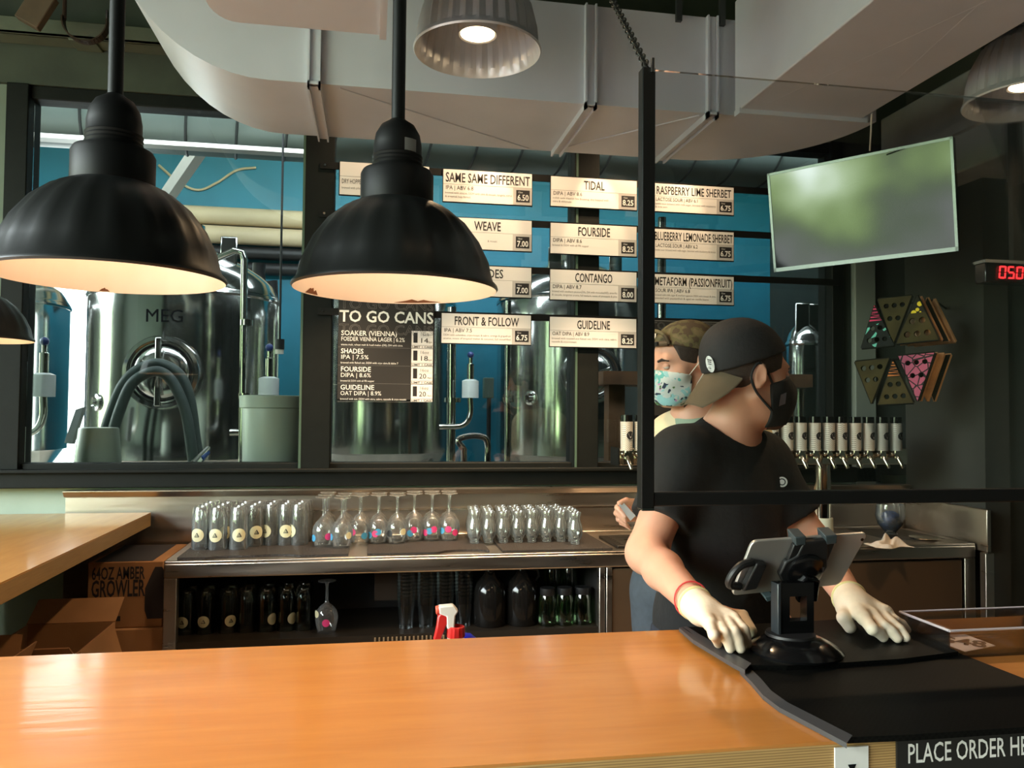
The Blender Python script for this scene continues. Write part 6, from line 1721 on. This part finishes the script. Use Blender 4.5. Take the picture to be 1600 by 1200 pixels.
pts = []; u_ = d_.orthogonal().normalized(); v_ = d_.cross(u_)
for q in range(25): a = 2*math.pi*q/24; pts.append(bc+u_*0.0335*math.cos(a)+v_*0.0335*math.sin(a)+d_*0.008*math.cos(a+1))
MB().tube(pts, 0.0016, 6, caps=False).build('bracelet', mat('red_cord', lin(206, 60, 64), 0.6), t)
# head things
HB = Frame(H1.o, H1.f)
def headgrid(H, h=0.0035, s=0.17): return Grid(np.array(H.o)-s, np.array(H.o)+s, h)
eyes(H1, t)
G = headgrid(H1); G.ell(H1.p(-0.012, 0, 0.038), (0.1005, 0.0795, 0.090), H1.ax, 0.0)
G.plane(H1.p(0.050, 0, 0.0), H1.f-H1.u*0.2); G.plane(H1.p(-0.06, 0, -0.050), -H1.u+H1.f*0.35)
G.cap(H1.p(0.012, 0.0, -0.1), H1.p(0.012, 0.0, -0.101), 0.01, 0.01, 0.0, 's')
for s in (1, -1): G.ell(H1.p(0.022, s*0.085, -0.035), (0.05, 0.04, 0.040), H1.ax, 0.01, 's')
G.build('hair', HAIR, t)
G = headgrid(H1); head(G, H1, 0.0035, False)
G.plane(H1.p(0, 0, -0.048), H1.u+H1.f*0.15); G.plane(H1.p(0.020, 0, 0), -H1.f-H1.u*0.12)
G.build('beard', BEARD, t)
CAPM = mat('black_cap_cotton', lin(34, 32, 33), 0.8, noise=0.12, nscale=20, bump=0.2, bscale=120)
CAPU = mat('olive_brown_cap_bill', lin(92, 78, 58), 0.8, noise=0.12, nscale=20)
cn = Vector((0.995, 0.06, 0)); 
def cap_(H, parent, m, mbill, zf, zb, bill=0.085, bdrop=0.05, bw=0.078, cz=0.094):
    G = headgrid(H, 0.0035, 0.19)
    G.ell(H.p(-0.014, 0, 0.040), (0.108, 0.0870, cz), H.ax, 0.0)
    G.ell(H.p(-0.030, 0, cz-0.011), (0.072, 0.063, 0.048), H.ax, 0.05)
    n = H.u*-1*0.21+H.f*(-(zb-zf))*1.0
    G.plane(H.p(-0.014, 0, (zf+zb)/2), n)
    c = G.build('cap', m, parent)
    # bill at the back of the head: a curved plate
    mb = MB(); nx_, ny_ = 10, 16; top = []; bot = []
    for i in range(nx_+1):
        for j in range(ny_+1):
            v = (j/ny_-0.5)*2; wid = bw*math.sqrt(max(0, 1-(i/nx_*0.80)**2.2)); yy = v*wid
            ln = i/nx_*bill
            xx = -0.014-0.100*math.sqrt(max(0, 1-(yy/0.095)**2))-ln+0.012
            zz = zb+0.010-bdrop*(i/nx_)-0.26*yy*yy/0.078-0.012*(i/nx_)**2
            top.append(H.p(xx, yy, zz+0.002)); bot.append(H.p(xx, yy, zz-0.002))
    K = (nx_+1)*(ny_+1); fs = []
    q = lambda i, j: i*(ny_+1)+j
    for i in range(nx_):
        for j in range(ny_):
            fs.append((q(i, j), q(i+1, j), q(i+1, j+1), q(i, j+1))); fs.append((K+q(i, j), K+q(i, j+1), K+q(i+1, j+1), K+q(i+1, j)))
    for i in range(nx_):
        for j in (0, ny_): fs.append((q(i, j), q(i+1, j), K+q(i+1, j), K+q(i, j)))
    for j in range(ny_):
        for i in (0, nx_): fs.append((q(i, j), q(i, j+1), K+q(i, j+1), K+q(i, j)))
    mb.add(top+bot, fs).build('cap_bill', mbill, c, smooth=60)
    MB().ell(H.p(-0.030, 0, cz+0.041), (0.007, 0.007, 0.004), 12, 6).build('cap_button', m, c)
    return c
cp = cap_(H1, t, CAPM, CAPU, 0.072, 0.002, bill=0.056, bdrop=0.068)
# white oval patch on the cap
pc = None
Gc = headgrid(H1, 0.0035, 0.19); Gc.ell(H1.p(-0.014, 0, 0.040), (0.110, 0.0885, 0.098), H1.ax, 0.0); Gc.ell(H1.p(-0.030, 0, 0.085), (0.075, 0.065, 0.052), H1.ax, 0.05)
hit = march(Gc, 1109, 569)
if hit:
    def surf(px_, py_):
        return march(Gc, px_, py_) 
    m = MB(); ring = []; n_ = 24
    for q in range(n_):
        a = 2*math.pi*q/n_; x_, y_ = 6.6*math.cos(a), 13.0*math.sin(a)
        p_ = surf(1109.5+x_*0.97-y_*-0.22*0.97, 569+y_) or hit
        ring.append(p_+(CAM-p_).normalized()*0.0035)
    cpt = hit+(CAM-hit).normalized()*0.004
    m.add([cpt]+ring, [(0, 1+i, 1+(i+1) % n_) for i in range(n_)]); m.build('cap_patch', mat('white_cap_patch', lin(222, 224, 222), 0.6), cp, smooth=0)
    m = MB()
    for q in range(5):
        yy = -7+3.2*q; 
        a = surf(1106.5+0.22*yy, 569+yy); b = surf(1113-0.7*q+0.22*yy, 569+yy+1)
        if a and b:
            o_ = (CAM-hit).normalized()*0.0052; w_ = Vector((0, 0, 0.0011*(1.2-0.12*q)))
            m.add([a+o_-w_, b+o_-w_, b+o_+w_, a+o_+w_], [(0, 1, 2, 3)])
    if m.v: m.build('patch_bars', INK, cp, smooth=0)
# cloth mask with ear loops
def face_mask(H, parent, m, logo=None, deep=0.012, zt_=-0.006, zb_=-0.112, back=0.022):
    G = headgrid(H, 0.003, 0.15); head(G, H, 0.006, False)
    G.ell(H.p(0.062, 0, -0.050), (0.052+deep, 0.050, 0.062), H.ax, 0.02)
    G.ell(H.p(0.085, 0, -0.028), (0.030+deep, 0.020, 0.030), H.ax, 0.02)
    G.plane(H.p(0.02, 0, zt_-0.020), H.u-H.f*0.30)
    G.plane(H.p(back, 0, -0.05), -H.f-H.u*0.10)
    G.plane(H.p(0.05, 0, zb_-0.006), -H.u+H.f*0.15)
    return G.build('face_mask', m, parent)
fm = face_mask(H1, t, TEE, zt_=0.004)
def ear_loop(H, parent, s, m, r=0.0014, x0=0.028):
    pts = curve_pts([H.p(x0, s*0.070, -0.030), H.p(0.004, s*0.078, 0.012), H.p(-0.022, s*0.083, 0.030), H.p(-0.038, s*0.081, 0.0), H.p(-0.022, s*0.076, -0.036), H.p(x0-0.004, s*0.066, -0.080)], 6)
    MB().tube(pts, r, 8).build('ear_loop', m, parent)
for s in (1, -1): ear_loop(H1, fm, s, TEE, 0.003, 0.03)
Gm = headgrid(H1, 0.003, 0.15); head(Gm, H1, 0.006, False); Gm.ell(H1.p(0.062, 0, -0.050), (0.064, 0.050, 0.062), H1.ax, 0.02)
q = [march(Gm, x, y) for x, y in ((1220, 617), (1229, 613), (1227, 631), (1217, 635))]
if all(q): MB().add([p+(CAM-p).normalized()*0.006 for p in q], [(0, 1, 2, 3)]).build('mask_label', mat('dim_white_print', lin(118, 118, 130), 0.7), fm, smooth=0)

# ================================================================== the man behind him
t = thing('person', 'man in olive cap and patterned face mask standing behind the other man', 'person', (0.98, 2.42, 0))
Hc2 = att(1066, 570, 2.44)
H2 = Frame(Hc2, (-0.955, -0.235, -0.16), (0.0, -0.06, 1))
mid2 = att(1108, 677, 2.48); Nf2 = Vector((-0.62, -0.78, 0)).normalized(); U2 = Vector((-Nf2.y, Nf2.x, 0))
AX2 = [tuple(U2), tuple(Nf2), (0, 0, 1)]
sR2 = att(1050, 685, 2.50); sL2 = mid2+(mid2-sR2); sL2.z = sR2.z
neck2 = att(1085, 655, 2.46)
ch2 = mid2+Vector((0, 0, -0.13)); wa2 = ch2+Vector((-0.02, 0.02, -0.22)); hp2 = Vector((0.90, 2.44, 0.93)); 
hp2 = att(1075, 905, 2.48)
eR2 = att(1034, 782, 2.50); wR2 = att(1004, 802, 2.52); eL2 = sL2+Vector((0.07, 0.02, -0.28)); wL2 = eL2+Vector((0.02, -0.04, -0.24))
def torso2(G, i=0.0):
    G.ell(ch2, (0.165+i, 0.105+i, 0.19+i), AX2, 0.05); G.ell(wa2, (0.150+i, 0.105+i, 0.20+i), AX2, 0.08)
    G.cap(sR2, sL2, 0.056+i, 0.056+i, 0.06)
    for q in (sR2, sL2): G.cap(neck2+Vector((0, 0, -0.02)), q.lerp(mid2, 0.25)+Vector((0, 0, 0.012)), 0.045+i, 0.038+i, 0.05)
def P2(px_, py_, t_): return att(px_, py_, t_)
f2 = [[P2(973, 786, 2.50), P2(964, 793, 2.46), P2(977, 808, 2.435)], [P2(969, 794, 2.51), P2(963, 802, 2.47), P2(978, 815, 2.44)], [P2(968, 803, 2.52), P2(966, 811, 2.48), P2(980, 821, 2.45)], [P2(971, 811, 2.53), P2(971, 818, 2.49), P2(984, 826, 2.46)]]
t2_ = [P2(990, 786, 2.47), P2(978, 783, 2.45), P2(968, 787, 2.435)]
lo = np.minimum.reduce([np.array(p) for p in (eR2, hp2, sR2, Vector(f2[1][1]), ch2)])-0.2; hi = np.maximum.reduce([np.array(p) for p in (sL2, eL2, hp2, Hc2, ch2)])+0.2
lo[2] = -0.01; hi[2] = Hc2.z+0.15
G = Grid(lo, hi, 0.006)
torso2(G); G.ell(hp2, (0.165, 0.118, 0.14), AX2, 0.08)
for a, b, c in ((sR2, eR2, wR2), (sL2, eL2, wL2)):
    G.cap(a, b, 0.054, 0.041, 0.05); G.cap(b, c, 0.040, 0.028, 0.03)
G.cap(neck2-Vector((0, 0, 0.02)), H2.p(-0.022, 0, -0.05), 0.060, 0.055, 0.04)
head(G, H2)
hand(G, wR2, eR2, f2, t2_)
d_ = (wL2-eL2).normalized()
fl = [[wL2+d_*0.085+U2*(0.03-0.02*j)*0.9, wL2+d_*0.12+U2*(0.03-0.02*j)+Nf2*0.01, wL2+d_*(0.155-0.012*abs(j-1))+U2*(0.03-0.02*j)+Nf2*0.025] for j in range(4)]
hand(G, wL2, eL2, fl, [wL2+d_*0.03+U2*0.035+Nf2*0.01, wL2+d_*0.06+U2*0.045+Nf2*0.025, wL2+d_*0.085+U2*0.042+Nf2*0.035])
def legs2(G, r):
    for s in (1, -1):
        h_ = hp2+U2*0.085*s+Vector((0, 0, -0.06)); kn = Vector((h_.x, h_.y, 0.47)); an = Vector((kn.x, kn.y+0.02, 0.09))
        G.chain([h_, kn, an], r, 0.04)
        if r[0] < 0.09: G.cap(an+Vector((0, 0, -0.04)), an+Nf2*0.15+Vector((0, 0, -0.055)), 0.04, 0.032, 0.03)
legs2(G, [0.085, 0.055, 0.04])
G.build('body', SKIN, t)
TEEW = mat('cream_cotton_jersey', lin(232, 214, 178), 0.85, bump=0.2, bscale=40)
lo2 = np.minimum.reduce([np.array(p) for p in (sR2, hp2, eR2)])-0.2; hi2 = np.maximum.reduce([np.array(p) for p in (sL2, hp2, eL2)])+0.2
lo2[2] = 0.80; hi2[2] = mid2.z+0.16
G = Grid(lo2, hi2, 0.006); torso2(G, 0.010); G.ell(hp2+Vector((0, 0, 0.05)), (0.165, 0.118, 0.14), AX2, 0.08)
for a, b in ((sR2, eR2), (sL2, eL2)): G.cap(a, a.lerp(b, 0.62), 0.064, 0.062, 0.05)
G.plane((0, 0, hp2.z-0.03), (0, 0, -1))
G.cap(neck2+Nf2*0.03+Vector((0, 0, 0.075)), H2.p(-0.02, 0, -0.02), 0.074, 0.09, 0.008, 's')
G.build('t_shirt', TEEW, t)
# grey green yoke panel on the chest
G2 = Grid(lo2, hi2, 0.006); torso2(G2, 0.0125)
X, Y, Z = G2.pts((slice(None),)*3); cpx = att(1082, 668, 2.42)
dU = (X-cpx.x)*U2.x+(Y-cpx.y)*U2.y+0*Z; dN = (X-ch2.x)*Nf2.x+(Y-ch2.y)*Nf2.y+0*Z
G2.F = np.maximum(G2.F, np.abs(dU)-0.052).astype(np.float32); G2.F = np.maximum(G2.F, -dN+0.0).astype(np.float32)
G2.cap(neck2+Nf2*0.03+Vector((0, 0, 0.075)), H2.p(-0.02, 0, -0.02), 0.074, 0.09, 0.008, 's')
G2.plane((0, 0, ch2.z-0.06), (0, 0, -1))
G2.build('chest_panel', mat('grey_green_jersey', lin(150, 166, 146), 0.85), t)
G = Grid(lo2*[1, 1, 0], hi2*[1, 1, 0]+[0, 0, hp2.z+0.02], 0.008)
G.ell(hp2, (0.170, 0.122, 0.145), AX2, 0.05); legs2(G, [0.098, 0.070, 0.06])
G.plane((0, 0, 0.05), (0, 0, -1))
G.build('trousers', mat('grey_blue_denim', lin(64, 72, 80), 0.85, noise=0.15, nscale=40), t)
eyes(H2, t, -0.001)
G = headgrid(H2); G.ell(H2.p(-0.012, 0, 0.038), (0.1005, 0.0795, 0.090), H2.ax, 0.0)
G.plane(H2.p(0.045, 0, 0.0), H2.f-H2.u*0.2); G.plane(H2.p(-0.06, 0, -0.045), -H2.u+H2.f*0.35)
for s in (1, -1): G.ell(H2.p(0.022, s*0.085, -0.035), (0.05, 0.04, 0.040), H2.ax, 0.01, 's')
G.build('hair', HAIR, t)
m_, n_, b_ = newmat('olive_camouflage_cap')
tc = n_.nodes.new('ShaderNodeTexCoord'); v = n_.nodes.new('ShaderNodeTexNoise'); v.inputs['Scale'].default_value = 28; n_.links.new(tc.outputs['Object'], v.inputs['Vector'])
r = n_.nodes.new('ShaderNodeValToRGB'); r.color_ramp.interpolation = 'CONSTANT'
r.color_ramp.elements[0].color = lin(78, 62, 44); r.color_ramp.elements[1].color = lin(96, 88, 56); r.color_ramp.elements[1].position = 0.47
k = r.color_ramp.elements.new(0.56); k.color = lin(112, 98, 70)
n_.links.new(v.outputs['Fac'], r.inputs[0]); n_.links.new(r.outputs[0], b_.inputs['Base Color']); b_.inputs['Roughness'].default_value = 0.85
CAMO = m_
cp = cap_(H2, t, CAMO, CAMO, 0.076, 0.012, bill=0.07, bdrop=0.03, cz=0.084)
# adjuster strap of the turned-round cap, arching over the forehead
pts = [H2.p(0.084-0.01*abs(a)**2, 0.045*a, 0.074) for a in (-1, -0.6, -0.2, 0.2, 0.6, 1)]
arch = [H2.p(0.070+0.016*math.cos(a*1.4), 0.046*a, 0.072+0.040*math.sqrt(1-a*a)) for a in np.linspace(-1, 1, 13)]
MB().tube(arch, 0.006, 8).build('opening_edge', CAMO, cp)
MB().tube(pts, 0.008, 8).build('strap', mat('brown_cap_strap', lin(84, 66, 46), 0.7), cp)
MB().cyl(H2.p(0.088, 0.012, 0.074), H2.p(0.096, 0.012, 0.074), 0.007, n=14).build('snap', BLACKP, cp)
m_, n_, b_ = newmat('tropical_print_mask')
tc = n_.nodes.new('ShaderNodeTexCoord'); v = n_.nodes.new('ShaderNodeTexVoronoi'); v.inputs['Scale'].default_value = 34
nz_ = n_.nodes.new('ShaderNodeTexNoise'); nz_.inputs['Scale'].default_value = 20; mxv = n_.nodes.new('ShaderNodeMix'); mxv.data_type = 'RGBA'; mxv.inputs[0].default_value = 0.25
n_.links.new(tc.outputs['Object'], nz_.inputs['Vector']); n_.links.new(tc.outputs['Object'], mxv.inputs[6]); n_.links.new(nz_.outputs['Color'], mxv.inputs[7])
n_.links.new(mxv.outputs[2], v.inputs['Vector'])
sp_ = n_.nodes.new('ShaderNodeSeparateColor'); n_.links.new(v.outputs['Color'], sp_.inputs[0])
r = n_.nodes.new('ShaderNodeValToRGB'); r.color_ramp.interpolation = 'CONSTANT'
cols = [(0.0, lin(214, 218, 214)), (0.50, lin(110, 186, 180)), (0.58, lin(44, 56, 78)), (0.70, lin(206, 150, 196)), (0.80, lin(88, 120, 74)), (0.88, lin(160, 210, 214))]
r.color_ramp.elements[0].color = cols[0][1]; r.color_ramp.elements[1].position = cols[1][0]; r.color_ramp.elements[1].color = cols[1][1]
for p_, c_ in cols[2:]: k = r.color_ramp.elements.new(p_); k.color = c_
n_.links.new(sp_.outputs[0], r.inputs[0]); n_.links.new(r.outputs[0], b_.inputs['Base Color']); b_.inputs['Roughness'].default_value = 0.8
fm = face_mask(H2, t, m_, zt_=-0.007, deep=0.004)
LOOP = mat('white_elastic', lin(224, 216, 200), 0.7)
for s in (1, -1):
    MB().tube([H2.p(0.030, s*0.068, -0.028), H2.p(-0.006, s*0.086, 0.014)], 0.0015, 6).build('ear_loop', LOOP, fm)
    MB().tube([H2.p(0.026, s*0.066, -0.084), H2.p(-0.014, s*0.086, -0.022)], 0.0015, 6).build('ear_loop', LOOP, fm)
q = [att(x, y, d_) for x, y, d_ in ((967, 789, 2.425), (974, 785, 2.432), (993, 806, 2.44), (985, 814, 2.432))]
o = MB().prism(q, (0.001, 0.003, 0.0)).build('held_card', mat('white_slip', lin(224, 226, 234), 0.6))
tag(o, 'small white slip pinched in the hand left of the shield post', 'card')
